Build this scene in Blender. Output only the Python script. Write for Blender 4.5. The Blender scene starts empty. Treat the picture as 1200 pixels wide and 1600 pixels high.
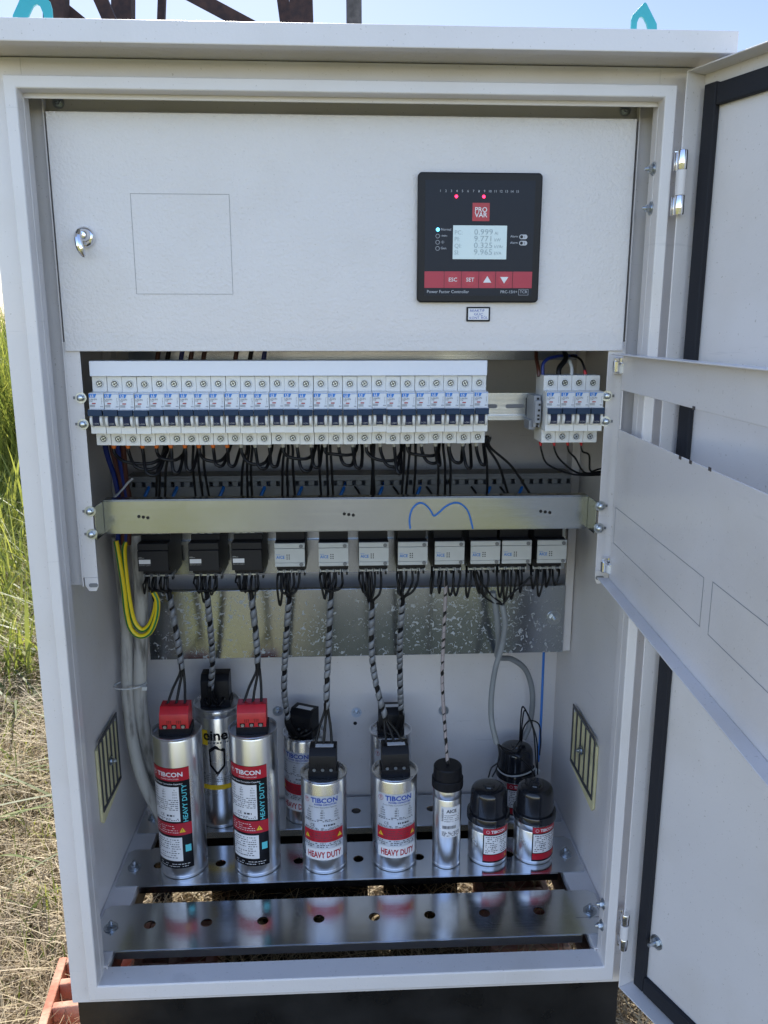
import bpy, bmesh, math, random
from mathutils import Vector, Matrix
from math import sin, cos, pi, radians as RAD
random.seed(7)
SC = bpy.context.scene
COL = SC.collection
# ---------------------------------------------------------------- camera
CAM = [-0.00704, -0.93722, 0.88118]          # position
PITCH, YAW, ROLL, FPX = 0.21924, 0.04977, 0.00024, 1261.17   # focal length in pixels of a 1600 px tall frame
fwd = Vector((sin(YAW)*cos(PITCH), cos(YAW)*cos(PITCH), -sin(PITCH)))
rgt = Vector((cos(YAW), -sin(YAW), 0)); upv = rgt.cross(fwd)
rgt, upv = rgt*cos(ROLL)+upv*sin(ROLL), upv*cos(ROLL)-rgt*sin(ROLL)
cd = bpy.data.cameras.new('camera'); cam = bpy.data.objects.new('camera', cd); COL.objects.link(cam)
cam.matrix_world = Matrix(((rgt.x, upv.x, -fwd.x, CAM[0]), (rgt.y, upv.y, -fwd.y, CAM[1]), (rgt.z, upv.z, -fwd.z, CAM[2]), (0, 0, 0, 1)))
cd.sensor_fit = 'VERTICAL'; cd.sensor_height = 36; cd.lens = FPX/1600*36
cd.clip_start = 0.02; cd.clip_end = 2000
SC.camera = cam
CV = Vector(CAM)
def J(a): return random.uniform(-a, a)
def P(px, py, y):
    """photo pixel -> point on the vertical plane at depth y"""
    d = fwd + rgt*((px-600)/FPX) - upv*((py-800)/FPX)
    return CV + d*((y-CV.y)/d.y)
# ---------------------------------------------------------------- sky and sun
SUN_EL, SUN_AZ = RAD(40), RAD(-9)            # azimuth from +Y towards +X
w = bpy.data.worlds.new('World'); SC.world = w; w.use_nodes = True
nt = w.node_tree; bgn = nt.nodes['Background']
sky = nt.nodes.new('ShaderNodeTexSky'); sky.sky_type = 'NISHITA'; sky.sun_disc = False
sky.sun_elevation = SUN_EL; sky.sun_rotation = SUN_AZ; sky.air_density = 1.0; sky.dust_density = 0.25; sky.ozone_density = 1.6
# sky brightness shaped by direction: dimmed behind cabinet against clipping, full on camera side
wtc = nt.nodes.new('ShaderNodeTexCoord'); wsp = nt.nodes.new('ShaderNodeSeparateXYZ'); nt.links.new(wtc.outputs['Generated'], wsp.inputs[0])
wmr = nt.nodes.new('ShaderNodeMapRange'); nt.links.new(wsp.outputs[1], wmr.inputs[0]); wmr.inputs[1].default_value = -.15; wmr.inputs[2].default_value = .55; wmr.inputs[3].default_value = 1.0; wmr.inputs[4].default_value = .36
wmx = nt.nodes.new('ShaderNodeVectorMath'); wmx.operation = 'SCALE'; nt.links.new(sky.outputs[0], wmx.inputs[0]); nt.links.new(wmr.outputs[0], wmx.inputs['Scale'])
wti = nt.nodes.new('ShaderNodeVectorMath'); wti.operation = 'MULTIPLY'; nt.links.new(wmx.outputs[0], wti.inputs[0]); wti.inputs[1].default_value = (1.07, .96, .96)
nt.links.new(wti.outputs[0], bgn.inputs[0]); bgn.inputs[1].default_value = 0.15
sl = bpy.data.lights.new('sun', 'SUN'); so = bpy.data.objects.new('sun', sl); COL.objects.link(so)
sl.energy = 4.0; sl.angle = RAD(0.55); sl.color = (1.0, 0.94, 0.84)
sd = Vector((sin(SUN_AZ)*cos(SUN_EL), cos(SUN_AZ)*cos(SUN_EL), sin(SUN_EL)))
so.rotation_euler = sd.to_track_quat('Z', 'Y').to_euler(); so.location = (0, 3, 5)
vs = SC.view_settings; vs.view_transform = 'Standard'; vs.look = 'None'; vs.gamma = 1; vs.exposure = 1.62; vs.use_curve_mapping = False

# ---------------------------------------------------------------- materials
def mat(name, col, rough=0.5, metal=0.0, bump=0.0, bscale=200, var=0.0, vscale=8, col2=None, coat=0.0, stretch=None, rvar=0.0, spec=0.5, emit=None, es=1, bdist=0.001, thr=None, sss=0, trans=0):
    m = bpy.data.materials.new(name); m.use_nodes = True
    t = m.node_tree; b = t.nodes['Principled BSDF']
    b.inputs['Roughness'].default_value = rough; b.inputs['Metallic'].default_value = metal
    b.inputs['Base Color'].default_value = (*col, 1); b.inputs['Coat Weight'].default_value = coat
    b.inputs['Specular IOR Level'].default_value = spec
    if trans: b.inputs['Transmission Weight'].default_value = trans
    tc = t.nodes.new('ShaderNodeTexCoord'); mp = t.nodes.new('ShaderNodeMapping'); t.links.new(tc.outputs['Object'], mp.inputs[0])
    if stretch: mp.inputs['Scale'].default_value = stretch
    if var or col2 or rvar:
        n = t.nodes.new('ShaderNodeTexNoise'); n.inputs['Scale'].default_value = vscale; n.inputs['Detail'].default_value = 6
        t.links.new(mp.outputs[0], n.inputs[0])
        r = t.nodes.new('ShaderNodeValToRGB'); t.links.new(n.outputs[0], r.inputs[0])
        lo, hi = thr if thr else (0.35, 0.65)
        r.color_ramp.elements[0].position = lo; r.color_ramp.elements[1].position = hi
        c2 = col2 or tuple(c*(1-var) for c in col)
        r.color_ramp.elements[0].color = (*c2, 1); r.color_ramp.elements[1].color = (*col, 1)
        if var or col2: t.links.new(r.outputs[0], b.inputs['Base Color'])
        if rvar:
            mr = t.nodes.new('ShaderNodeMapRange'); t.links.new(n.outputs[0], mr.inputs[0])
            mr.inputs[1].default_value = .3; mr.inputs[2].default_value = .7
            mr.inputs[3].default_value = max(0.03, rough-rvar); mr.inputs[4].default_value = rough+rvar
            t.links.new(mr.outputs[0], b.inputs['Roughness'])
    if bump:
        n2 = t.nodes.new('ShaderNodeTexNoise'); n2.inputs['Scale'].default_value = bscale; n2.inputs['Detail'].default_value = 3
        t.links.new(mp.outputs[0], n2.inputs[0])
        bp = t.nodes.new('ShaderNodeBump'); bp.inputs['Strength'].default_value = bump; bp.inputs['Distance'].default_value = bdist
        t.links.new(n2.outputs[0], bp.inputs['Height']); t.links.new(bp.outputs[0], b.inputs['Normal'])
    if emit:
        b.inputs['Emission Color'].default_value = (*emit, 1); b.inputs['Emission Strength'].default_value = es
    return m
def add_dust(m, amt, specks):
    # dust film in soft patches plus small specks and short rub marks, in object space
    t = m.node_tree; b = t.nodes['Principled BSDF']; src = b.inputs['Base Color'].links[0].from_socket
    tc = t.nodes.new('ShaderNodeTexCoord'); last = src
    for (sc, st, lo, hi, col, f) in ((7, (1, 1, 1), .50, .72, (.42, .37, .29), amt), (330, (1, 1, 1), .725, .75, (.20, .17, .13), specks), (9, (1, 1, 14), .69, .73, (.36, .36, .37), specks*.6), (6, (16, 16, 1), .70, .74, (.70, .70, .72), specks*.5)):
        mp = t.nodes.new('ShaderNodeMapping'); mp.inputs['Scale'].default_value = st; mp.inputs['Rotation'].default_value = (.3, .5, .2) if st != (1, 1, 1) else (0, 0, 0); t.links.new(tc.outputs['Object'], mp.inputs[0])
        n = t.nodes.new('ShaderNodeTexNoise'); n.inputs['Scale'].default_value = sc; n.inputs['Detail'].default_value = 5 if sc < 50 else 1; t.links.new(mp.outputs[0], n.inputs['Vector'])
        r = t.nodes.new('ShaderNodeMapRange'); t.links.new(n.outputs[0], r.inputs[0]); r.inputs[1].default_value = lo; r.inputs[2].default_value = hi; r.inputs[4].default_value = f
        x = t.nodes.new('ShaderNodeMix'); x.data_type = 'RGBA'; t.links.new(r.outputs[0], x.inputs['Factor']); t.links.new(last, x.inputs['A']); x.inputs['B'].default_value = (*col, 1); last = x.outputs['Result']
    t.links.new(last, b.inputs['Base Color'])
PAINT = mat('grey paint', (0.645, 0.622, 0.620), 0.38, bump=0.25, bscale=260, var=0.05, vscale=5, rvar=0.08, coat=0.15); add_dust(PAINT, .20, .38)
PAINTX = mat('textured grey paint', (0.645, 0.622, 0.620), 0.40, bump=0.85, bscale=300, var=0.05, vscale=6, bdist=0.0012, coat=0.1, rvar=.06); add_dust(PAINTX, .16, .2)
BLACKP = mat('black plinth paint', (0.012, 0.012, 0.013), 0.32, var=0.5, vscale=14, rvar=0.12, bump=0.2, bscale=120)
def galv(name, base, rough, flakes=0, sc=90, streak=None):
    m = mat(name, base, rough, metal=1.0)
    t = m.node_tree; b = t.nodes['Principled BSDF']
    tc = t.nodes.new('ShaderNodeTexCoord')
    v = t.nodes.new('ShaderNodeTexVoronoi'); v.inputs['Scale'].default_value = sc*3; t.links.new(tc.outputs['Object'], v.inputs['Vector'])
    n = t.nodes.new('ShaderNodeTexNoise'); n.inputs['Scale'].default_value = 9; n.inputs['Detail'].default_value = 8; t.links.new(tc.outputs['Object'], n.inputs['Vector'])
    sep = t.nodes.new('ShaderNodeSeparateColor'); t.links.new(v.outputs['Color'], sep.inputs[0])
    mul = t.nodes.new('ShaderNodeMath'); mul.operation = 'MULTIPLY_ADD'; t.links.new(sep.outputs[0], mul.inputs[0]); mul.inputs[1].default_value = 0.025; mul.inputs[2].default_value = rough-0.05
    ad = t.nodes.new('ShaderNodeMath'); ad.operation = 'MULTIPLY_ADD'; t.links.new(n.outputs[0], ad.inputs[0]); ad.inputs[1].default_value = 0.14; t.links.new(mul.outputs[0], ad.inputs[2])
    mx = t.nodes.new('ShaderNodeMix'); mx.data_type = 'RGBA'; mx.inputs['A'].default_value = (*[c*0.86 for c in base], 1); mx.inputs['B'].default_value = (*base, 1)
    t.links.new(n.outputs[0], mx.inputs['Factor'])
    last = mx.outputs['Result']; rl = ad.outputs[0]
    if flakes:   # white oxide bloom, blotches with their own outline
        n3 = t.nodes.new('ShaderNodeTexNoise'); n3.inputs['Scale'].default_value = 150; n3.inputs['Detail'].default_value = 3; n3.inputs['Distortion'].default_value = 1.2
        t.links.new(tc.outputs['Object'], n3.inputs['Vector'])
        n4 = t.nodes.new('ShaderNodeTexNoise'); n4.inputs['Scale'].default_value = 8; t.links.new(tc.outputs['Object'], n4.inputs['Vector'])
        s = t.nodes.new('ShaderNodeMath'); s.operation = 'MULTIPLY_ADD'; t.links.new(n4.outputs[0], s.inputs[0]); s.inputs[1].default_value = 0.22; t.links.new(n3.outputs[0], s.inputs[2])
        r = t.nodes.new('ShaderNodeValToRGB'); t.links.new(s.outputs[0], r.inputs[0]); r.color_ramp.elements[0].position = flakes; r.color_ramp.elements[1].position = flakes+0.03
        m2 = t.nodes.new('ShaderNodeMix'); m2.data_type = 'RGBA'; t.links.new(r.outputs[0], m2.inputs['Factor']); t.links.new(last, m2.inputs['A']); m2.inputs['B'].default_value = (0.40, 0.43, 0.46, 1)
        last = m2.outputs['Result']
        a2 = t.nodes.new('ShaderNodeMath'); a2.operation = 'MULTIPLY_ADD'; t.links.new(r.outputs[0], a2.inputs[0]); a2.inputs[1].default_value = 0.4; t.links.new(rl, a2.inputs[2]); rl = a2.outputs[0]
        a3 = t.nodes.new('ShaderNodeMath'); a3.operation = 'MULTIPLY_ADD'; t.links.new(r.outputs[0], a3.inputs[0]); a3.inputs[1].default_value = -0.6; a3.inputs[2].default_value = 1
        t.links.new(a3.outputs[0], b.inputs['Metallic'])
    if streak:
        mp = t.nodes.new('ShaderNodeMapping'); mp.inputs['Scale'].default_value = streak; t.links.new(tc.outputs['Object'], mp.inputs[0])
        n5 = t.nodes.new('ShaderNodeTexNoise'); n5.inputs['Scale'].default_value = 1; n5.inputs['Detail'].default_value = 4; t.links.new(mp.outputs[0], n5.inputs['Vector'])
        bp = t.nodes.new('ShaderNodeBump'); bp.inputs['Strength'].default_value = 0.16; bp.inputs['Distance'].default_value = 0.0006; t.links.new(n5.outputs[0], bp.inputs['Height']); t.links.new(bp.outputs[0], b.inputs['Normal'])
    t.links.new(last, b.inputs['Base Color']); t.links.new(rl, b.inputs['Roughness'])
    return m
GALV = galv('galvanised steel', (0.42, 0.455, 0.50), 0.20, streak=(3, 60, 260))
GALVF = galv('flecked galvanised steel', (0.42, 0.46, 0.51), 0.15, flakes=0.725)
SHELF = galv('bright zinc shelf', (0.74, 0.77, 0.81), 0.13, streak=(2, 90, 90), sc=60)
ALU = galv('drawn aluminium', (0.74, 0.75, 0.77), 0.26, sc=4, streak=(420, 420, 7))
ZINC = mat('zinc bolt', (0.52, 0.56, 0.60), 0.30, metal=1, var=0.2, vscale=300)
CHROME = mat('chrome', (0.8, 0.8, 0.82), 0.08, metal=1)
BLACKPL = mat('black plastic', (0.008, 0.008, 0.010), 0.42, spec=.25, bump=0.15, bscale=500)
GLOSSBK = mat('gloss black plastic', (0.012, 0.013, 0.017), 0.14, rvar=0.04, vscale=30)
RUBBER = mat('black foam gasket', (0.020, 0.021, 0.026), 0.7, spec=.2, bump=0.4, bscale=900)
WIREBK = mat('black wire', (0.007, 0.007, 0.008), 0.42, spec=.25, var=0.3, vscale=60)
DKGREY = mat('dark grey plastic', (0.018, 0.018, 0.021), 0.5, spec=.25, bump=0.1, bscale=600)
WHITEPL = mat('white plastic', (0.68, 0.68, 0.66), 0.33, var=0.05, vscale=40)
PRINTW = mat('printed white face', (0.63, 0.66, 0.70), 0.4)
LTGREY = mat('light grey plastic', (0.52, 0.54, 0.54), 0.42, var=0.05, vscale=60)
MIDGREY = mat('mid grey plastic', (0.17, 0.175, 0.185), 0.5)
NAVY = mat('navy plastic', (0.010, 0.032, 0.075), 0.4, spec=.25, rvar=0.05, vscale=50)
NAVYD = mat('deep navy plastic', (0.005, 0.012, 0.045), 0.4, spec=.2)
BLUEP = mat('logo blue', (0.01, 0.17, 0.55), 0.4)
TIBBLUE = mat('label blue', (0.02, 0.07, 0.36), 0.4)
REDP = mat('label red', (0.42, 0.008, 0.022), 0.35, var=0.15, vscale=40)
REDBLK = mat('red terminal plastic', (0.50, 0.010, 0.018), 0.38, var=0.15, vscale=60)
BLACKL = mat('label black', (0.006, 0.006, 0.008), 0.35, spec=.25)
INK = mat('black ink', (0.04, 0.04, 0.05), 0.5)
REDINK = mat('red ink', (0.35, 0.02, 0.03), 0.5)
STICK = mat('white sticker', (0.72, 0.72, 0.74), 0.45, var=0.04, vscale=30)
SILVERL = mat('silver label', (0.60, 0.62, 0.66), 0.35, metal=0.35)
YELL = mat('yellow', (0.75, 0.50, 0.02), 0.4)
CYAN = mat('cyan print', (0.10, 0.52, 0.58), 0.4)
PANELBK = mat('controller front film', (0.008, 0.012, 0.022), 0.34, spec=.2, bump=0.05, bscale=900)
CTRLRED = mat('controller red keys', (0.40, 0.018, 0.045), 0.42)
LCD = mat('lcd glass', (0.50, 0.60, 0.62), 0.25, emit=(0.55, 0.75, 0.78), es=0.03)
LCDINK = mat('lcd digits', (0.27, 0.35, 0.38), 0.4)
LEDR = mat('red led', (0.8, 0.01, 0.05), 0.3, emit=(1, 0.01, 0.06), es=2.2)
LEDB = mat('blue led', (0.1, 0.5, 0.9), 0.3, emit=(0.1, 0.6, 1.0), es=1.2)
ORANGE = mat('orange ferrule', (0.72, 0.16, 0.015), 0.4, var=0.25, vscale=90)
FERGREY = mat('grey ferrule', (0.33, 0.33, 0.32), 0.4)
FERRED = mat('red ferrule', (0.5, 0.012, 0.02), 0.4)
SPIRAL = mat('grey spiral wrap', (0.21, 0.22, 0.235), 0.35, var=0.25, vscale=60)
OLDCABLE = mat('dirty grey cable', (0.42, 0.41, 0.38), 0.6, col2=(0.085, 0.08, 0.068), vscale=26, stretch=(3, 3, .5), thr=(0.30, 0.52), bump=0.35, bscale=60)
GREYCAB = mat('grey cable', (0.22, 0.235, 0.245), 0.45, var=0.15, vscale=20)
BLUEW = mat('blue wire', (0.008, 0.13, 0.46), 0.38)
BLUED = mat('dark blue wire', (0.008, 0.022, 0.16), 0.4)
BROWNW = mat('brown wire', (0.075, 0.022, 0.012), 0.42)
PINKW = mat('pinkish grey sleeve', (0.30, 0.26, 0.26), 0.45)
ZIPW = mat('white zip tie', (0.55, 0.56, 0.55), 0.4)
FOAM = mat('cream filter foam', (0.66, 0.61, 0.36), 0.85, var=0.25, vscale=25, bump=0.8, bscale=350)
VENTG = mat('dark vent grille', (0.055, 0.055, 0.062), 0.42, var=0.2, vscale=20)
TEAL = mat('teal paint', (0.02, 0.33, 0.38), 0.42, bump=0.2, bscale=150, var=0.12, vscale=30)
RUST = mat('rusty steel', (0.060, 0.030, 0.026), 0.75, metal=0.2, col2=(0.028, 0.016, 0.018), vscale=9, bump=0.5, bscale=40, bdist=.004)
POLEG = mat('weathered grey pole', (0.14, 0.125, 0.12), 0.8, var=0.4, vscale=12)
def two_tone(name, a, b, turns):   # yellow / green earth wire: colour follows the angle round the wire axis stored in a UV
    m = bpy.data.materials.new(name); m.use_nodes = True; t = m.node_tree; bs = t.nodes['Principled BSDF']; bs.inputs['Roughness'].default_value = .38
    uv = t.nodes.new('ShaderNodeUVMap'); sp = t.nodes.new('ShaderNodeSeparateXYZ'); t.links.new(uv.outputs[0], sp.inputs[0])
    r = t.nodes.new('ShaderNodeValToRGB'); r.color_ramp.interpolation = 'CONSTANT'; t.links.new(sp.outputs[0], r.inputs[0])
    r.color_ramp.elements[0].color = (*a, 1); r.color_ramp.elements[1].color = (*b, 1); r.color_ramp.elements[0].color = (*b, 1); r.color_ramp.elements[1].color = (*a, 1); r.color_ramp.elements[1].position = 0.15
    t.links.new(r.outputs[0], bs.inputs['Base Color']); return m
EARTH = two_tone('yellow green earth wire', (0.80, 0.60, 0.010), (0.010, 0.17, 0.045), 1)

# ---------------------------------------------------------------- mesh builder
class G:
    def __init__(s): s.v = []; s.f = []; s.mi = []; s.cur = 0; s.uv = {}
    def m(s, i): s.cur = i; return s
    def face(s, idx, uv=None):
        if uv: s.uv[len(s.f)] = uv
        s.f.append(idx); s.mi.append(s.cur)
    def poly(s, pts): n = len(s.v); s.v += [tuple(p) for p in pts]; s.face(list(range(n, n+len(pts))))
    def box(s, x0, x1, y0, y1, z0, z1):
        if x0 > x1: x0, x1 = x1, x0
        if y0 > y1: y0, y1 = y1, y0
        if z0 > z1: z0, z1 = z1, z0
        n = len(s.v)
        s.v += [(x0,y0,z0),(x1,y0,z0),(x1,y1,z0),(x0,y1,z0),(x0,y0,z1),(x1,y0,z1),(x1,y1,z1),(x0,y1,z1)]
        for q in ((0,3,2,1),(4,5,6,7),(0,1,5,4),(1,2,6,5),(2,3,7,6),(3,0,4,7)): s.face([n+i for i in q])
        return s
    def prism(s, pts, axis, a, b):
        """polygon pts (2-tuples in the other two axes, in order) extruded along axis from a to b"""
        n = len(s.v); k = len(pts)
        def mk(p, t):
            return {'x': (t, p[0], p[1]), 'y': (p[0], t, p[1]), 'z': (p[0], p[1], t)}[axis]
        s.v += [mk(p, a) for p in pts] + [mk(p, b) for p in pts]
        s.face(list(range(n, n+k))[::-1]); s.face(list(range(n+k, n+2*k)))
        for i in range(k): j = (i+1) % k; s.face([n+i, n+j, n+k+j, n+k+i])
        return s
    def lathe(s, prof, c=(0,0,0), axis='z', seg=32, closed=False):
        """prof: (r, h) list"""
        n = len(s.v); m = len(prof)
        for r, h in prof:
            for i in range(seg):
                a = 2*pi*i/seg; u, v = r*cos(a), r*sin(a)
                p = {'z': (u, v, h), 'y': (u, h, v), 'x': (h, u, v)}[axis]
                s.v.append((c[0]+p[0], c[1]+p[1], c[2]+p[2]))
        for j in range(m-1):
            for i in range(seg):
                k = (i+1) % seg; s.face([n+j*seg+i, n+j*seg+k, n+(j+1)*seg+k, n+(j+1)*seg+i])
        if not closed:
            s.face([n+i for i in range(seg)][::-1]); s.face([n+(m-1)*seg+i for i in range(seg)])
        return s
    def cyl(s, c, r, h, axis='z', seg=20): return s.lathe([(r, 0), (r, h)], c, axis, seg)
    def tube(s, pts, r, seg=8, caps=True, uv=False):
        pts = [Vector(p) for p in pts]; n0 = len(s.v); k = len(pts)
        t = [(pts[min(i+1, k-1)]-pts[max(i-1, 0)]).normalized() for i in range(k)]
        ref = Vector((0, -1, 0)); 
        if abs(t[0].dot(ref)) > .9: ref = Vector((1, 0, 0))
        nrm = (ref - t[0]*ref.dot(t[0])).normalized()
        for i in range(k):
            nrm = (nrm - t[i]*nrm.dot(t[i])).normalized(); bn = t[i].cross(nrm)
            rr = r[i] if isinstance(r, (list, tuple)) else r
            for j in range(seg):
                a = 2*pi*j/seg; s.v.append(tuple(pts[i]+nrm*(rr*cos(a))+bn*(rr*sin(a))))
        for i in range(k-1):
            for j in range(seg):
                q = (j+1) % seg
                s.face([n0+i*seg+j, n0+i*seg+q, n0+(i+1)*seg+q, n0+(i+1)*seg+j], [((j+.5)/seg, 0)]*4 if uv else None)
        if caps: s.face([n0+j for j in range(seg)][::-1]); s.face([n0+(k-1)*seg+j for j in range(seg)])
        return s
    def patch(s, c, r, a0, a1, z0, z1, seg=14):
        """label wrapped on a cylinder; angle 0 faces -Y, positive towards +X"""
        n = len(s.v)
        for i in range(seg+1):
            a = a0+(a1-a0)*i/seg
            for z in (z0, z1): s.v.append((c[0]+r*sin(a), c[1]-r*cos(a), z))
        for i in range(seg): s.face([n+2*i, n+2*i+2, n+2*i+3, n+2*i+1])
        return s
    def mesh(s, me, M=None, fn=None):
        n = len(s.v)
        for v in me.vertices:
            co = M @ v.co if M else v.co
            s.v.append(tuple(fn(co)) if fn else tuple(co))
        for p in me.polygons: s.face([n+i for i in p.vertices])
        return s
    def obj(s, name, mats, parent=None, bev=0.0, smooth=35, loc=None):
        me = bpy.data.meshes.new(name)
        if loc is not None:
            L = Vector(loc); vv = [tuple(Vector(v)-L) for v in s.v]
        else: vv = s.v
        me.from_pydata(vv, [], s.f)
        if not isinstance(mats, (list, tuple)): mats = [mats]
        for m in mats: me.materials.append(m)
        me.polygons.foreach_set('material_index', s.mi)
        if s.uv:
            ul = me.uv_layers.new(name='UVMap')
            for fi, uv in s.uv.items():
                for li, q in zip(me.polygons[fi].loop_indices, uv): ul.data[li].uv = q
        me.update()
        o = bpy.data.objects.new(name, me); COL.objects.link(o)
        if loc is not None: o.location = loc
        if bev:
            bm = bmesh.new(); bm.from_mesh(me)
            es = [e for e in bm.edges if len(e.link_faces) == 2 and e.calc_face_angle(0) > 0.6]
            bmesh.ops.bevel(bm, geom=es, offset=bev, segments=2, profile=.5, affect='EDGES', clamp_overlap=True)
            bm.to_mesh(me); bm.free()
        if smooth:
            me.shade_smooth(); me.set_sharp_from_angle(angle=RAD(15 if bev else smooth))
        if parent: o.parent = parent
        return o
_tc = {}
def textmesh(txt, bold=0.0, align='CENTER', font=None):
    """flat text in the XY plane, size 1 (cap height about 0.7)"""
    key = (txt, bold, align)
    if key in _tc: return _tc[key]
    cu = bpy.data.curves.new('t', 'FONT'); cu.body = txt; cu.size = 1; cu.align_x = align; cu.offset = bold; cu.resolution_u = 2
    o = bpy.data.objects.new('t', cu); COL.objects.link(o)
    dg = bpy.context.evaluated_depsgraph_get(); dg.update()
    me = bpy.data.meshes.new_from_object(o.evaluated_get(dg)); bpy.data.objects.remove(o)
    _tc[key] = me; return me
def ftext(g, txt, x, y, z, size, bold=0.0, align='CENTER', sx=1.0, rot=0.0):
    """text on a plane facing -Y"""
    me = textmesh(txt, bold, align); c, s_ = cos(rot), sin(rot)
    def fn(v):
        a, b = v.x*size*sx, v.y*size
        return (x+a*c-b*s_, y, z+a*s_+b*c)
    return g.mesh(me, None, fn)
def ctext(g, txt, r, a, z, size, bold=0.0, align='CENTER', sx=1.0, rot=0.0):
    """text wrapped round a z-axis cylinder of radius r, centred on angle a"""
    me = textmesh(txt, bold, align); c, s_ = cos(rot), sin(rot)
    def fn(v):
        u, b = v.x*size*sx, v.y*size
        u, b = u*c-b*s_, u*s_+b*c
        t = a+u/r; return (r*sin(t), -r*cos(t), z+b)
    return g.mesh(me, None, fn)
def tag(o, label=None, cat=None, group=None, kind=None):
    if label: o['label'] = label
    if cat: o['category'] = cat
    if group: o['group'] = group
    if kind: o['kind'] = kind
    return o
def empty(name, loc=(0,0,0)):
    o = bpy.data.objects.new(name, None); COL.objects.link(o); o.location = loc; o.empty_display_size = .02; return o
def copy_tree(o, parent=None):
    c = o.copy(); COL.objects.link(c)
    c.parent = parent
    if parent is not None: c.matrix_parent_inverse = o.matrix_parent_inverse.copy()
    for ch in list(o.children): copy_tree(ch, c)
    return c
def spline(pts, n=7):
    """Catmull-Rom through the points"""
    p = [Vector(q) for q in pts]; p = [p[0]*2-p[1]] + p + [p[-1]*2-p[-2]]; out = []
    for i in range(1, len(p)-2):
        for k in range(n):
            t = k/n; a, b, c, d = p[i-1], p[i], p[i+1], p[i+2]
            out.append(0.5*((2*b)+(c-a)*t+(2*a-5*b+4*c-d)*t*t+(3*b-a-3*c+d)*t**3))
    out.append(p[-2]); return out
ORD = ['first','second','third','fourth','fifth','sixth','seventh','eighth','ninth','tenth','eleventh','twelfth','thirteenth','fourteenth','fifteenth','sixteenth','seventeenth','eighteenth','nineteenth','twentieth','twenty-first','twenty-second','twenty-third','twenty-fourth','twenty-fifth','twenty-sixth','twenty-seventh']
# ================================================================ THE CABINET
cab = empty('electrical_cabinet', (0, 0, -0.018))
tag(cab, 'open light grey steel electrical cabinet on a black plinth with its doors swung right', 'electrical cabinet')
def part(g, name, m, bev=0.0, parent=None, smooth=35):
    """g is in world coordinates; the cabinet's origin is at its base"""
    pr = parent or cab; off = Vector((0, 0, 0)); q = pr
    while q: off += q.location; q = q.parent
    g.v = [tuple(Vector(v)-off) for v in g.v]
    return g.obj(name, m, pr, bev, smooth)
FW, FH = 0.3587, 1.1433
# body front ring behind the lip, side walls, back, top
g = G()
g.box(-.3875, -.3450, .018, .0200, -.018, 1.165); g.box(.3450, .3875, .018, .0200, -.018, 1.165)
g.box(-.3450, .3450, .018, .0200, 1.125, 1.165); g.box(-.3450, .3450, .018, .0200, -.018, .004)
part(g, 'front_face', PAINT, .0006)
for s in (-1, 1):
    g = G(); g.box(s*.3850, s*.3800, .0202, .4385, -.018, 1.165)
    part(g, 'side_wall', PAINT)
g = G(); g.box(-.3798, .3798, .436, .4385, -.018, 1.165)
g2 = G(); g2.box(-.3798, .3798, .436, .4385, -.018, 1.165); part(g2, 'back_wall', PAINT)
# rain lip round the opening: four mitred tubes
def lip(a, b, c, d):   # outer a,b ; inner c,d
    pass
g = G(); lw = .0133
o4 = [(-FW, 0), (FW, 0), (FW, FH), (-FW, FH)]; i4 = [(-FW+lw, .0235), (FW-lw, .0235), (FW-lw, FH-lw), (-FW+lw, FH-lw)]
for k in range(4):
    j = (k+1) % 4; n = len(g.v)
    ring = []
    for (p, y) in ((o4[k], .0178), (o4[k], 0.), (i4[k], 0.), (i4[k], .034), (o4[j], .0178), (o4[j], 0.), (i4[j], 0.), (i4[j], .034)):
        g.v.append((p[0], y, p[1]))
    for q in ((0,1,5,4), (1,2,6,5), (2,3,7,6)): g.face([n+t for t in q])
bmv = part(g, 'door_opening_lip', PAINT)
md = bmv.modifiers.new('weld', 'WELD'); md.merge_threshold = .0001
mb = bmv.modifiers.new('bev', 'BEVEL'); mb.width = .0022; mb.segments = 3; mb.limit_method = 'ANGLE'; mb.angle_limit = RAD(40); mb.harden_normals = True
# ceiling, roof
g = G(); g.box(-.3798, .3798, .0202, .4358, 1.150, 1.153); part(g, 'ceiling', PAINT)
g = G()
g.prism([(-.042, 1.1615), (-.042, 1.1828), (.20, 1.197), (.475, 1.1855), (.475, 1.1615), (.472, 1.1615), (.472, 1.1825), (.20, 1.1938), (-.0395, 1.1798), (-.0395, 1.1640), (-.030, 1.1640), (-.030, 1.1615)], 'x', -.402, .402)
g.box(-.4018, -.3998, -.038, .470, 1.1618, 1.1815); g.box(.3998, .4018, -.038, .470, 1.1618, 1.1815)
g.box(-.3990, .3990, -.029, .468, 1.1660, 1.1680)
roof = part(g, 'roof', PAINT, .0014)
# plinth
g = G()
g.box(-.382, .376, .022, .026, -.150, -.0185)
part(g, 'plinth_front', BLACKP, .001)
g = G(); g.box(-.382, .376, .428, .432, -.150, -.0185); part(g, 'plinth_back_and_sun_screen', BLACKP, .0)
for (a, b, z) in ((-.382, -.345, -.25), (-.27, .03, -.25), (.06, .205, -.25), (.275, .376, -.25)):  # added screens behind the plinth: block sun under the floor, gaps let patches through
    g = G(); g.box(a, b, .4325, .436, z, -.0187); part(g, 'plinth_back_and_sun_screen', BLACKP, .0)
for (a, b) in ((-.382, -.378), (.372, .376)):
    g = G(); g.box(a, b, .0262, .4278, -.123, -.0185); part(g, 'plinth_side', BLACKP, .0)
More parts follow.
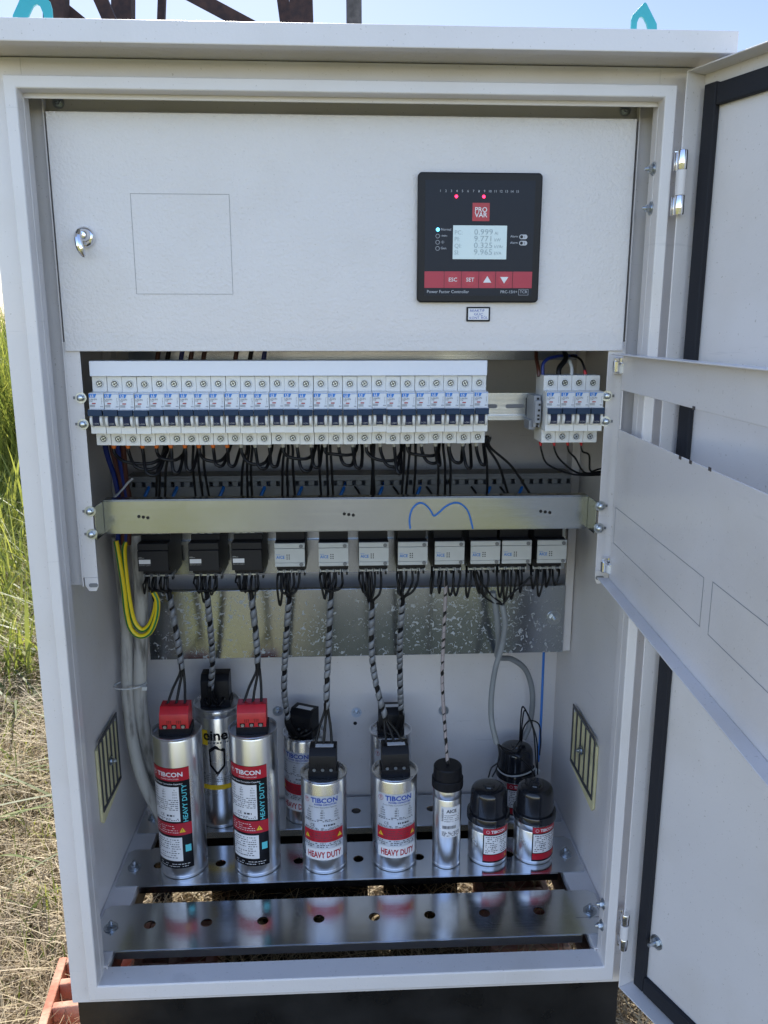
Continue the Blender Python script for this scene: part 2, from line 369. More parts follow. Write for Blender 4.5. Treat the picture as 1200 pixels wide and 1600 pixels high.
# floor ring and side ledges
g = G(); g.box(-.3796, .3796, .0345, .047, .000, .002); g.box(-.3796, -.345, .0472, .4358, .000, .002); g.box(.345, .3796, .0472, .4358, .000, .002); g.box(-.3448, .3448, .40, .4358, .000, .002)
part(g, 'floor', PAINT, .0004)
for s in (-1, 1):
    g = G(); g.box(s*.3796, s*.3405, .030, .4355, .0255, .0278); g.box(s*.3425, s*.3405, .030, .4355, .0160, .0254); g.box(s*.3796, s*.3775, .0352, .4355, .0022, .0254)
    part(g, 'side_ledge', PAINT, .0005)
def bolt_geo(g, p, axis, sgn, r=.0055, stud=.006):
    """washer, hex nut and stud along +/-axis"""
    def cyl(r0, a, b, seg, r1=None):
        c = list(p); i = 'xyz'.index(axis); c[i] += sgn*a if sgn > 0 else sgn*b
        prof = [(r0, 0), (r1 if r1 is not None else r0, b-a)]
        if sgn < 0: prof = [(r1 if r1 is not None else r0, 0), (r0, b-a)]
        g.lathe(prof, tuple(c), axis, seg)
    cyl(r*1.65, 0, .0012, 20); cyl(r*1.2, .0012, .0020, 16); cyl(r, .0020, .0060, 6); cyl(r*.5, .0060, .0060+stud, 10, r*.42)
def bolt(p, axis, sgn, r=.0055, stud=.006, parent=None):
    g = G(); bolt_geo(g, p, axis, sgn, r, stud); return part(g, 'bolt', ZINC, 0, parent)
# capacitor shelves (three bars)
def shelf(y0, y1, holes, name):
    # a plate with round holes: square cells, each hole cell is a ring of quads
    g = G(); z = .0302; xs = [-.3365, .3300]; t = .002
    ym = (y0+y1)/2+.003; hw = .016; r = .0085
    cells = sorted(holes); x = xs[0]
    def quadtop(a, b, c, d):
        g.box(a, b, c, d, z-t, z)
    quadtop(xs[0], xs[1], y0, ym-hw); quadtop(xs[0], xs[1], ym+hw, y1)
    for h in cells:
        if h-hw > x: quadtop(x, h-hw, ym-hw, ym+hw)
        n = len(g.v); N = 24
        for zz in (z, z-t):
            for i in range(N):
                a = 2*pi*i/N+pi/4; g.v.append((h+r*cos(a), ym+r*sin(a), zz))
            for i in range(N):
                a = 2*pi*i/N+pi/4; m_ = max(abs(cos(a)), abs(sin(a))); g.v.append((h+hw*cos(a)/m_, ym+hw*sin(a)/m_, zz))
        for i in range(N):
            j = (i+1) % N
            g.face([n+i, n+N+i, n+N+j, n+j]); g.face([n+2*N+j, n+3*N+j, n+3*N+i, n+2*N+i]); g.face([n+j, n+2*N+j, n+2*N+i, n+i])
        x = h+hw
    if x < xs[1]: quadtop(x, xs[1], ym-hw, ym+hw)
    # front rolled edge and back edge
    g.box(xs[0], xs[1], y0-.0022, y0-.0002, z-.012, z-.0004); g.box(xs[0], xs[1], y1+.0002, y1+.0022, z-.018, z-.0004)
    g.box(xs[0], xs[1], y0, y0+.010, z-.012, z-.0105)
    for s, xe in ((-1, xs[0]), (1, xs[1])):
        xo = s*.3745; d = .009
        pts = [(xe, y0+.001), (xo-s*.002, y0+.001), (xo, y0+.003), (xo, y1-d), (xo-s*d, y1-.001), (xe, y1-.001)]
        if s < 0: pts = pts[::-1]
        g.prism(pts, 'z', z-t-.0004, z-.0004)
    o = part(g, name, SHELF, 0)
    for s in (-1, 1): bolt((s*.3555, (y0+y1)/2, z), 'z', 1, .0062, .005, parent=o)
    return o
shelf(.0555, .1500, [-.30+.0827*i for i in range(9)] , 'capacitor_shelf')
shelf(.1925, .2870, [-.3165, -.2165, -.0890, .0095, .1100, .2600], 'capacitor_shelf')
shelf(.3305, .4240, [-.3100, -.1550, .0080, .1450, .2300], 'capacitor_shelf')
# uprights and rear plates
for s in (-1, 1):
    g = G(); g.box(s*.3650, s*.3785, .352, .356, .345, 1.10); part(g, 'upright', PAINT, .0008)
g = G(); g.box(-.3350, .3640, .3480, .3505, .3445, .4640); g.box(-.3350, .3640, .3506, .3600, .4620, .4640); part(g, 'rear_plate', GALVF, .0006)
bolt((.3465, .348, .4070), 'y', -1, .0075, .009)
g = G(); g.box(-.3350, .3600, .3490, .3515, .4920, .6150); part(g, 'contactor_plate', GALV, .0006)
g = G(); g.box(-.3350, .3600, .3380, .3400, .8385, 1.06); part(g, 'rear_plate', GALV, .0006)
g = G(); g.box(-.3780, .3780, .0700, .0720, 1.1120, 1.149); part(g, 'top_crosspiece', PAINT, .0006)
for x in (-.325, .325): bolt((x, .070, 1.134), 'y', -1, .004, .002)
# DIN rails
def rail(name, x0, x1, yb, zc, slots=True):
    g = G(); h = .0175
    g.prism([(yb, zc-h), (yb, zc-h+.006), (yb+.0065, zc-h+.0062), (yb+.0065, zc+h-.0062), (yb, zc+h-.006), (yb, zc+h), (yb+.001, zc+h), (yb+.001, zc+h-.005), (yb+.0075, zc+h-.0052), (yb+.0075, zc-h+.0052), (yb+.001, zc-h+.005), (yb+.001, zc-h)], 'x', x0, x1)
    o = part(g, name, GALV, 0)
    return o
rail_b = rail('din_rail', -.318, .316, .105, .787)
g = G()
x = -.30
while x < .31:     # slots: shallow dark pockets with rounded ends
    pts = [(x+.0125+.0125*0+(.0098 if cos(a) > 0 else -.0098)+.0028*cos(a), .787+.0028*sin(a)) for a in [pi/2-.001-2*pi*i/16 for i in range(16)]]
    g.prism(pts, 'y', .1112, .1115); x += .036
part(g, 'rail_slot', MIDGREY, 0, rail_b)
rail('din_rail', -.335, .345, .341, .562)
# slotted cable duct
g = G(); yf = .300; z0, z1 = .585, .6615
g.box(-.3420, .3505, yf, yf+.0015, .6560, z1); g.box(-.3420, .3505, yf, yf+.0015, z0, .6480)
n = int(.69/.0147); x = -.3420
while x < .345:
    g.box(x, min(x+.0088, .3505), yf, yf+.0015, .6482, .6558); x += .0147
g.box(-.3420, -.3405, yf+.0017, .345, z0, z1); g.box(.3490, .3505, yf+.0017, .345, z0, z1); g.box(-.3420, .3505, .345, .3465, z0, .66)
g.box(-.3420, .3505, yf, .3465, z1+.0002, z1+.003)
part(g, 'cable_duct', mat('grey pvc duct', (0.15, 0.155, 0.165), .5), .0003)
# side brackets
for s in (-1, 1):
    g = G(); e = .3180 if s < 0 else .3165
    zt, zb = 1.149, .5680
    g.box(s*.3790, s*.3380, .0600, .0618, zb, zt)           # wide face
    g.box(s*.3380, s*.3362, .0520, .0618, zb, zt)           # step
    g.box(s*.3362, s*e, .0520, .0537, zb+.012, .8700)        # bolted flange (above the tab)
    d = .006
    tab = [(s*e, zb-.0060+d), (s*(e+.003), zb-.0060), (s*(.3300), zb-.0060), (s*.3345, zb+.002), (s*.3345, zb+.0118), (s*e, zb+.0118)]
    if s > 0: tab = tab[::-1]
    g.prism(tab, 'y', .0520, .0537)
    br = part(g, 'side_bracket', PAINT, .0005)
    g = G(); cx = s*(e+.006)
    pts = [(cx+(.003 if cos(a) > 0 else -.003)+.0026*cos(a), zb+.002+.0026*sin(a)) for a in [2*pi*(i+.5)/16 for i in range(16)]]
    g.prism(pts, 'y', .0512, .0519); part(g, 'slot', MIDGREY, 0, br)
    for zz in (.8045, .7730, .6655, .6365):
        g = G(); bx = s*(.3205 if s < 0 else .3175)
        bolt_geo(g, (bx, .0518, zz), 'y', -1, .0040, .001)
        g.lathe([(.0048, 0), (.0042, .002), (.0024, .0032)][::-1] if False else [(.0020, 0), (.0036, .0010), (.0041, .0028)], (bx, .0442, zz), 'y', 16)
        part(g, 'bolt', ZINC, 0, br)
        g = G(); g.box(bx+s*.004, bx+s*.0095, .0514, .0519, zz-.0016, zz+.0016); part(g, 'slot', MIDGREY, 0, br)
# galvanised strip
g = G()
g.box(-.3160, .3135, .0900, .0915, .6275, .6700); g.box(-.3160, .3135, .0900, .1080, .6701, .6716); g.box(-.3160, .3135, .0916, .1080, .6262, .6276)
g.box(-.3178, -.3161, .0560, .0915, .6275, .6700); g.box(.3136, .3152, .0560, .0915, .6275, .6700)
strip = part(g, 'cross_strip', GALV, .0004)
g = G()
for px in (224, 545, 852):
    for k in (-1, 0, 1):
        c = P(px+k*7, 808-(px-224)*.013+abs(k)*0+k, .0899); g.lathe([(.0021, 0), (.0021, .0003)], (c.x, .0895, c.z), 'y', 14)
part(g, 'punched_hole', BLACKPL, 0, strip)
# inner door (fixed textured panel)
idr = empty('x', (0, 0, 0)); bpy.data.objects.remove(idr)
g = G()
g.box(-.3335, .3327, .0480, .0500, .8590, 1.1200); g.box(-.3335, .3327, .0502, .0640, .8590, .8608); g.box(-.3335, .3327, .0502, .0620, 1.1182, 1.1200)
g.box(-.3335, -.3318, .0502, .0590, .8612, 1.118); g.box(.3310, .3327, .0502, .0590, .8612, 1.118)
ip = part(g, 'instrument_panel', PAINTX, .0009)
g = G(); zq = [(-.2462, 1.0345), (-.1350, 1.0345), (-.1350, .9245), (-.2462, .9245)]
for k in range(4):
    a, b = zq[k], zq[(k+1) % 4]; g.box(min(a[0], b[0])-.0002, max(a[0], b[0])+.0002, .0477, .0479, min(a[1], b[1])-.0002, max(a[1], b[1])+.0002)
part(g, 'knockout_line', MIDGREY, 0, ip, 0)
# quarter-turn latch
g = G(); c = P(133, 371, .047)
g.lathe([(.0115, 0), (.0118, -.003), (.0105, -.0055), (.008, -.007)][::-1], (c.x, .0478, c.z), 'y', 28)
g.lathe([(.0001, -.0155), (.0035, -.0150), (.0060, -.0125), (.0072, -.008), (.0070, -.005)], (c.x+.001, .0478, c.z+.0015), 'y', 24)
pts = spline([(c.x-.0025, .036, c.z+.006), (c.x-.0028, .031, c.z-.002), (c.x-.0010, .029, c.z-.012), (c.x+.0018, .032, c.z-.0225)], 5)
g.tube(pts, [.0032+.0012*min(1, i/4) for i in range(len(pts)-3)]+[.0036, .003, .0018], 10)
part(g, 'latch', CHROME, .0, ip)
# breaker cover door, swung open on the right bracket
AZ = RAD(3.7); hu = Vector((-sin(AZ), -cos(AZ), 0)); hn = Vector((-cos(AZ), sin(AZ), 0)); H0 = Vector((.3300, .0400, 0))
def sw(g, u0, u1, n0, n1, z0, z1, O=H0, U=hu, N=hn):
    n = len(g.v)
    for z in (z0, z1):
        for (a, b) in ((u0, n0), (u1, n0), (u1, n1), (u0, n1)):
            p = O+U*a+N*b; g.v.append((p.x, p.y, z))
    q6 = ((0,1,2,3),(7,6,5,4),(0,4,5,1),(1,5,6,2),(2,6,7,3),(3,7,4,0))
    for q in q6: g.face([n+i for i in q])
g = G(); L = .63
sw(g, .002, L, -.0015, 0, .8125, .8560); sw(g, .002, .0085, -.0015, 0, .7650, .8123); sw(g, L-.03, L, -.0015, 0, .7650, .8123)
sw(g, .002, L, -.0015, 0, .5730, .7648)
sw(g, .0025, L, .0002, .0150, .5730, .5746); sw(g, .0025, L, .0002, .0140, .8545, .8560); 
cvr = part(g, 'breaker_cover', PAINT, .0006)
g = G()
def scr(a, b, w=.0003):   # a,b = (u,z)
    sw(g, min(a[0], b[0])-w, max(a[0], b[0])+w, .0002, .0004, min(a[1], b[1])-w, max(a[1], b[1])+w)
for (u0, z0, u1, z1) in ((.014, .6235, .308, .6690), (.328, .6235, .60, .6715)):
    scr((u0, z1), (u1, z1)); scr((u0, z0), (u1, z0)); scr((u1, z0), (u1, z1)); scr((u0, z0), (u0, z1))
part(g, 'knockout_line', mat('scored line', (.26, .27, .29), .5), 0, cvr, 0)
g = G()
for (u, z) in ((.250, .8138), (.253, .7642), (.30, .7655), (.225, .7642)):
    sw(g, u-.0035, u+.003, .0002, .0005, z-.0022, z+.0012)
part(g, 'chipped_paint', mat('bare chipped edge', (.06, .05, .05), .6), 0, cvr, 0)
for zc in (.842, .590):   # pin hinges
    g = G(); g.m(0)
    g.box(.3225, .3335, .0440, .0515, zc-.011, zc+.009); g.lathe([(.0038, 0), (.0042, .001), (.0042, .013), (.0038, .014)], (.3235, .0400, zc-.0085), 'z', 16)
    g.m(1); g.lathe([(.0040, -.004), (.0046, -.003), (.0046, .006), (.0036, .008)], (.3310, .0370, zc-.006), 'z', 14); g.box(.3285, .3375, .0330, .0405, zc-.010, zc+.003)
    part(g, 'pin_hinge', [CHROME, WHITEPL], .0006, cvr)
# outer door, swung wide open to the right
TH = RAD(23.2); du = Vector((sin(TH), -cos(TH), 0)); dn = Vector((-cos(TH), -sin(TH), 0)); D0 = Vector((.3660, -.0050, 0))
g = G(); DW = .76; zb, zt = -.007, 1.156; dp = .026
sw(g, 0, DW, -dp-.0016, -dp, zb, zt, D0, du, dn)                 # outer sheet
sw(g, -.0015, 0, -dp-.0016, 0, zb, zt, D0, du, dn)               # hinge-side flange
sw(g, 0, DW, -dp, 0, zb, zb+.0016, D0, du, dn); sw(g, 0, DW, -dp, 0, zt-.0016, zt, D0, du, dn)
sw(g, .0, DW, -.0014, .0, zb+.0018, zb+.010, D0, du, dn) if False else None
door = part(g, 'door', PAINT, .0010)
g = G(); sw(g, .0075, .0245, -dp+.0002, -dp+.008, zb+.006, zt-.014, D0, du, dn)
part(g, 'gasket', RUBBER, .0015, door)
for (a, b) in ((zt-.038, zt-.016), (zb+.006, zb+.029)):
    g = G(); sw(g, .0250, DW, -dp+.0002, -dp+.008, a, b, D0, du, dn); part(g, 'gasket', RUBBER, .0015, door)
for (za, zb2) in ((1.075, 1.008), (.115, .060)):
    g = G(); p = D0+du*.004+dn*.002; hh = (za-zb2)
    g.m(0)
    for (a, b) in ((zb2, zb2+hh*.30), (za-hh*.30, za)):
        g.lathe([(.0052, a), (.0056, a+.0008), (.0056, b-.0008), (.0052, b)], (p.x, p.y, 0), 'z', 18); g.box(.3595, p.x, -.0030, .0010, a, b)
    g.m(1); g.lathe([(.0056, zb2+hh*.305), (.0056, za-hh*.305)], (p.x, p.y, 0), 'z', 18)
    part(g, 'hinge', [CHROME, PAINT], .0, door)
pb = D0+du*.036-dn*(dp)
g = G(); bolt_geo(g, (0, 0, 0), 'x', -1, .0060, .009); R = Matrix.Rotation(TH, 3, 'Z')
g.v = [tuple(R @ Vector(v) + Vector((pb.x, pb.y, .0850))) for v in g.v]; part(g, 'bolt', ZINC, 0, door)
for z in (1.061, 1.019, .108, .074): bolt((.3452, .020, z), 'x', -1, .0045, .004)
for (px, py) in ((557, 1113), (693, 1110), (434, 1111)):
    c = P(px, py, .436); bolt((c.x, .436, c.z), 'y', -1, .0058, .004)
g = G(); c = P(555, 1130, .436); g.lathe([(.0035, 0), (.0035, .0004)], (c.x, .4355, c.z), 'y', 14); part(g, 'punched_hole', BLACKPL)
# side ventilation plates with filter foam
for s, (ya, yb_, za, zb_) in ((-1, (.172, .270, .173, .290)), (1, (.182, .304, .164, .270))):
    g = G(); x = s*.3798
    fo = [(ya-.004, za-.012), (ya+.004, za-.020), (yb_+.004, za-.006), (yb_+.006, zb_-.02), (yb_-.02, zb_-.004), (ya-.004, zb_-.012)]
    g.prism(fo, 'x', x, x-s*.004)
    fo_ = part(g, 'filter_foam', FOAM, .0012)
    g = G(); n = 5; wv = yb_-ya; b = .006; xo, xi = x-s*.0042, x-s*.0062
    g.box(xo, xi, ya, yb_, za, za+b); g.box(xo, xi, ya, yb_, zb_-b, zb_)
    pit = (wv)/n
    for k in range(n+1):
        yc = ya+pit*k; hw_ = .0032 if k in (0, n) else .0030
        hk = hw_*(1.2 if k in (0, n) else .78+.15*sin(k*2.2)); a = yc if k == 0 else yc-hk; c2 = yc if k == n else yc+hk
        g.box(xo, xi, a, c2, za+b+.0001, zb_-b-.0001)
    vp = part(g, 'vent_grille', VENTG, .0012)
    bolt((x-s*.0062, (ya+yb_)/2, (za+zb_)/2), 'x', -s, .0044, .003, vp)
# ================================================================ CONTROLLER
c0 = (.0804, .0478, .9155)     # lower left corner on the panel
ctl = empty('power_factor_controller', c0)
tag(ctl, 'square black power factor controller with a grey screen and red key row', 'controller')
S = .144
g = G(); b = .0085
g.prism([(0.003, 0), (S-.003, 0), (S, .003), (S, S-.003), (S-.003, S), (.003, S), (0, S-.003), (0, .003)], 'y', -.0005, -.0075)
g.obj('bezel', BLACKPL, ctl, .0015)
g = G(); g.box(b, S-b, -.0078, -.0070, b*.9, S-b); g.obj('front_film', PANELBK, ctl)
g = G()
def R4(g, x0, x1, z0, z1, y): g.box(x0, x1, y, y+.0002, z0, z1)
FX = lambda px: (px-107)/(1062-107)*S      # pixel in the 5x crop -> local x at mid height
FZ = lambda py: S-(py-105)/(1118-105)*S
R4(g, b, S-b, FZ(1003), FZ(872), -.0081)
kp = g.obj('key_strip', CTRLRED, ctl)
g = G()
for k in range(1, 6): x = b+(S-2*b)*[0, .182, .342, .503, .660, .818][k]; R4(g, x-.0002, x+.0002, FZ(1003), FZ(872), -.0084)
g.obj('key_gap', BLACKL, kp)
g = G()
kx = [b+(S-2*b)*t for t in (.262, .4225, .5815, .739)]; kz = (FZ(1003)+FZ(872))/2
for x in kx:
    g.lathe([(.0072, 0), (.0070, .0004)][::-1], (x, -.00865, kz), 'y', 28)
g.obj('key', mat('key red', (.44, .022, .045), .4), kp)
g = G(); ftext(g, 'ESC', kx[0], -.0091, kz-.0020, .0062, .01); ftext(g, 'SET', kx[1], -.0091, kz-.0020, .0062, .01)
g.poly([(kx[2]-.0048, -.0091, kz-.0032), (kx[2]+.0048, -.0091, kz-.0032), (kx[2], -.0091, kz+.0042)])
g.poly([(kx[3]-.0048, -.0091, kz+.0032), (kx[3], -.0091, kz-.0042), (kx[3]+.0048, -.0091, kz+.0032)])
g.obj('key_marking', STICK, kp, smooth=0)
g = G()
for k in range(15): ftext(g, str(k+1), FX(278)+k*(FX(868)-FX(278))/14, -.0082, FZ(258), .0038, .0)
ftext(g, 'Power Factor Controller', FX(176)+.001, -.0082, FZ(1044), .0049, .0, 'LEFT'); ftext(g, 'PRC-15H+', FX(895), -.0082, FZ(1044), .0046, .0, 'RIGHT'); ftext(g, 'TCR', FX(942), -.0082, FZ(1044), .0046)
for (x0, x1, z0, z1) in ((FX(903), FX(980), FZ(1060), FZ(1058)), (FX(903), FX(980), FZ(1014), FZ(1012)), (FX(903), FX(905), FZ(1060), FZ(1012)), (FX(978), FX(980), FZ(1060), FZ(1012))): R4(g, x0, x1, z0, z1, -.0082)
ftext(g, 'Normal', FX(286), -.0082, FZ(553), .0038, 0, 'LEFT'); ftext(g, 'Gen.', FX(286), -.0082, FZ(698), .0038, 0, 'LEFT'); ftext(g, '-mm-', FX(286), -.0082, FZ(600), .0036, 0, 'LEFT'); ftext(g, '-||-', FX(286), -.0082, FZ(648), .0038, 0, 'LEFT')
ftext(g, 'Alarm', FX(884), -.0082, FZ(603), .0036, 0, 'RIGHT'); ftext(g, 'Alarm', FX(884), -.0082, FZ(652), .0036, 0, 'RIGHT')
for zc, t in ((598, '1'), (647, '2')):
    pts = [(FX(926)+(.0022 if cos(a) > 0 else -.0022)+.0026*cos(a), FZ(zc)+.0026*sin(a)) for a in [2*pi*(i+.5)/20 for i in range(20)]]
    g.prism(pts, 'y', -.0081, -.0082)
def circ(g, x, z, r, y, w=.0004, n=18):
    k0 = len(g.v)
    for i in range(n):
        a = 2*pi*i/n
        for rr in (r, r-w): g.v.append((x+rr*cos(a), y, z+rr*sin(a)))
    for i in range(n): j = (i+1) % n; g.face([k0+2*i, k0+2*j, k0+2*j+1, k0+2*i+1])
for zc in (596, 644, 692): circ(g, FX(262), FZ(zc), .0024, -.0082)
g.obj('printing', mat('grey white print', (.46, .48, .52), .5), ctl, smooth=0)
g = G()
for zc, t in ((598, '1'), (647, '2')): ftext(g, t, FX(936), -.0084, FZ(zc)-.0012, .0036); g.lathe([(.0018, 0), (.0018, .0001)], (FX(912), -.0084, FZ(zc)), 'y', 16)
g.obj('alarm_mark', BLACKL, ctl, smooth=0)
g = G(); R4(g, FX(526), FX(658), FZ(478), FZ(338), -.0082); lg = g.obj('logo', REDP, ctl)
g = G(); ftext(g, 'PRO', FX(592), -.0085, FZ(408), .0076, .012); ftext(g, 'VAR', FX(592), -.0085, FZ(448), .0076, .012); g.obj('logo_text', STICK, lg, smooth=0)
for nm, x, z, m_ in (('led', 400, 291, LEDR), ('led', 610, 291, LEDR)):
    g = G(); g.lathe([(.0018, 0), (.0014, .0006)][::-1], (FX(x), -.0087, FZ(z)), 'y', 14); g.obj(nm, m_, ctl)
g = G(); g.lathe([(.0021, 0), (.0017, .0006)][::-1], (FX(262), -.0087, FZ(546)), 'y', 14); g.obj('led', LEDB, ctl)
g = G(); R4(g, FX(380), FX(797), FZ(775), FZ(512), -.0084); sc_ = g.obj('screen', LCD, ctl)
g = G()
for k, (a, bb, u) in enumerate((('PC:', '0.999', 'AI'), ('PI:', '9.771', 'kW'), ('QI:', '0.325', 'kVAr'), ('SI:', '9.965', 'kVA'))):
    zz = FZ(583+52*k); ftext(g, a, FX(390), -.0086, zz, .0068, 0, 'LEFT'); ftext(g, bb, FX(690), -.0086, zz, .0088, 0, 'RIGHT', 1.15); ftext(g, u, FX(700), -.0086, zz, .0050, 0, 'LEFT')
g.obj('reading', LCDINK, sc_, smooth=0)
# handwritten tag under it
c = P(747, 491, .0478)
tg = empty('handwritten_tag', (c.x, .0478, c.z-.0085)); tag(tg, 'small white tag with blue handwriting in a black frame under the controller', 'tag')
g = G(); g.box(-.0142, .0142, -.0020, -.0002, 0, .0170); g.obj('frame', BLACKPL, tg, .0008)
g = G(); g.box(-.0122, .0122, -.0023, -.0021, .0020, .0152); g.obj('paper', STICK, tg)
g = G(); ftext(g, 'REAKTiF', -.0105, -.0026, .0110, .0042, 0, 'LEFT', 1.15, .03); ftext(g, 'GÜÇ', 0, -.0026, .0070, .0042, 0, 'CENTER', 1.25, -.03); ftext(g, 'KONT. RÖL', -.0108, -.0026, .0027, .0042, 0, 'LEFT', 1.0, .02)
g.obj('handwriting', TIBBLUE, tg, smooth=0)
# ================================================================ MINIATURE CIRCUIT BREAKERS
MW = .0178; YB = .1080
def make_mcb():
    r = empty('circuit_breaker', (0, 0, 0)); h = MW/2-.00018
    g = G()
    g.prism([(0, 0), (0, .084), (-.0420, .084), (-.0420, .0658), (-.0596, .0650), (-.0596, .0467), (-.0640, .0460), (-.0640, .0385), (-.0596, .0370), (-.0596, .0165), (-.0420, .0160), (-.0420, 0)][::-1], 'x', -h, h)
    hs = g.obj('housing', WHITEPL, r, .00045)
    for sx in (-1, 1):
        g = G(); g.lathe([(.0074, 0), (.0086, .0006), (.0086, .0028), (.0078, .0034)], (sx*.0058-.0017, -.0592, .0330), 'x', 22); g.obj('toggle_guard', WHITEPL, hs)
    g = G(); g.box(-.0083, .0083, -.0700, -.0642, .0385, .0458); g.box(-.0040, .0040, -.0660, -.0600, .0265, .0384); g.obj('toggle', NAVY, r, .0005)
    g = G(); g.box(-.0038, .0038, -.0664, -.0661, .0270, .0372); ftext(g.m(1), 'I-ON', 0, -.0667, .0282, .0028, 0.01); g.obj('toggle_face', [NAVYD, FERGREY], r, smooth=0)
    g = G(); g.box(-h+.0003, h-.0003, -.0599, -.0597, .0478, .0640)
    g.m(1); g.prism([(-h+.0004, .0596), (-.0012, .0596), (.0006, .0637), (-h+.0004, .0637)], 'y', -.0601, -.05995); g.box(-h+.0003, h-.0003, -.0601, -.05995, .0637, .0642)
    fl = g.obj('face_label', [PRINTW, BLUEP], r, smooth=0)
    g = G(); ftext(g, 'LS', -.0047, -.0604, .0603, .0042, .03); g.m(1); ftext(g, 'LA63N', -h+.0008, -.0602, .0566, .0030, .0, 'LEFT'); ftext(g, 'C40', -h+.0008, -.0602, .0548, .0022, 0, 'LEFT'); ftext(g, '40A', h-.0008, -.0602, .0482, .0022, 0, 'RIGHT')
    for k in range(3): g.box(-h+.0008, -.0018, -.0602, -.0601, .0486+k*.0010, .0490+k*.0010)
    g.box(.0062, .0064, -.0602, -.0601, .0515, .0590); g.box(.0062, .0074, -.0602, -.0601, .0590, .0592); g.box(.0062, .0074, -.0602, -.0601, .0550, .0552)
    g.m(2); g.box(-.0052, -.0008, -.0602, -.0601, .0520, .0534)
    g.obj('printing', [STICK, INK, REDINK], fl, smooth=0)
    for z in (.0748, .0078):
        g = G(); g.lathe([(.0050, -.0006), (.0046, -.0012), (.0040, -.0012), (.0036, -.0002)], (0, -.0420, z), 'y', 24, closed=True)
        g.m(1); g.lathe([(.0036, 0), (.0036, .0001)], (0, -.04225, z), 'y', 20)
        g.m(2); g.lathe([(.0029, -.0009), (.0027, -.0012)][::-1], (0, -.0420, z), 'y', 18)
        g.m(1); a = .5
        for q in (a, a+pi/2):
            dx, dz = cos(q), sin(q); e = .00045
            g.poly([(dx*.0024-dz*e, -.04335, z+dz*.0024+dx*e), (-dx*.0024-dz*e, -.04335, z-dz*.0024+dx*e), (-dx*.0024+dz*e, -.04335, z-dz*.0024-dx*e), (dx*.0024+dz*e, -.04335, z+dz*.0024-dx*e)])
        g.obj('terminal_screw', [WHITEPL, BLACKPL, ZINC], r)
    return r
mcb0 = make_mcb()
MX0 = -.3107
for i in range(27):
    o = mcb0 if i == 0 else copy_tree(mcb0)
    o.location = (MX0+MW*(i+.5), YB+random.choice((0, 0, .0003, -.0004)), .7448+J(.0004)); o.rotation_euler = (J(.004), 0, J(.006))
    tag(o, f'white breaker with navy toggle, {ORD[i]} from the left in the long row', 'circuit breaker', 'breakers in the long row')
for i in range(4):
    o = copy_tree(mcb0); o.location = (.2418+MW*(i+.5), YB, .7448)
    tag(o, ['leftmost breaker of the four standing apart at the right, beside the grey end clamp', 'breaker right of the leftmost one in the separate group of four', 'third breaker from the left in the separate group of four', 'rightmost breaker of the separate group of four, beside the open cover hinge'][i], 'circuit breaker', 'four breakers at the right end')
# white busbar cover strip
g = G(); g.box(-.3110, .1695, .0600, .1000, .8292, .8475)
o = g.obj('cover_strip', mat('white cover strip', (.72, .74, .80), .45, var=.05, vscale=6), None, .0008, loc=(-.07, .08, .8292)); 
tag(o, 'long plain white cover strip lying along the top of the breaker row', 'cover strip')
# end clamp on the rail and grey side block
ec = empty('end_clamp', (.2360, YB, .7640)); tag(ec, 'grey plastic end clamp with small holes on the rail left of the four breakers', 'end clamp')
g = G(); g.box(-.0050, .0035, -.040, -.0, 0, .0400); g.box(-.0080, .0000, -.030, 0, -.004, .0085); g.box(-.0046, .0030, -.046, -.0402, .0060, .0340); g.obj('clamp_body', mat('clamp grey', (.26, .27, .29), .5), ec, .0007)
g = G()
for z, dx in ((.036, 0), (.029, .001), (.022, .0005), (.0155, 0), (.011, 0), (.0045, .0006), (.0015, .0)):
    g.box(-.0016+dx, .0012+dx, -.0464 if .006 < z < .034 else -.0404, -.0461 if .006 < z < .034 else -.0401, z-.0013, z+.0013)
g.obj('clamp_hole', BLACKPL, ec, smooth=0)
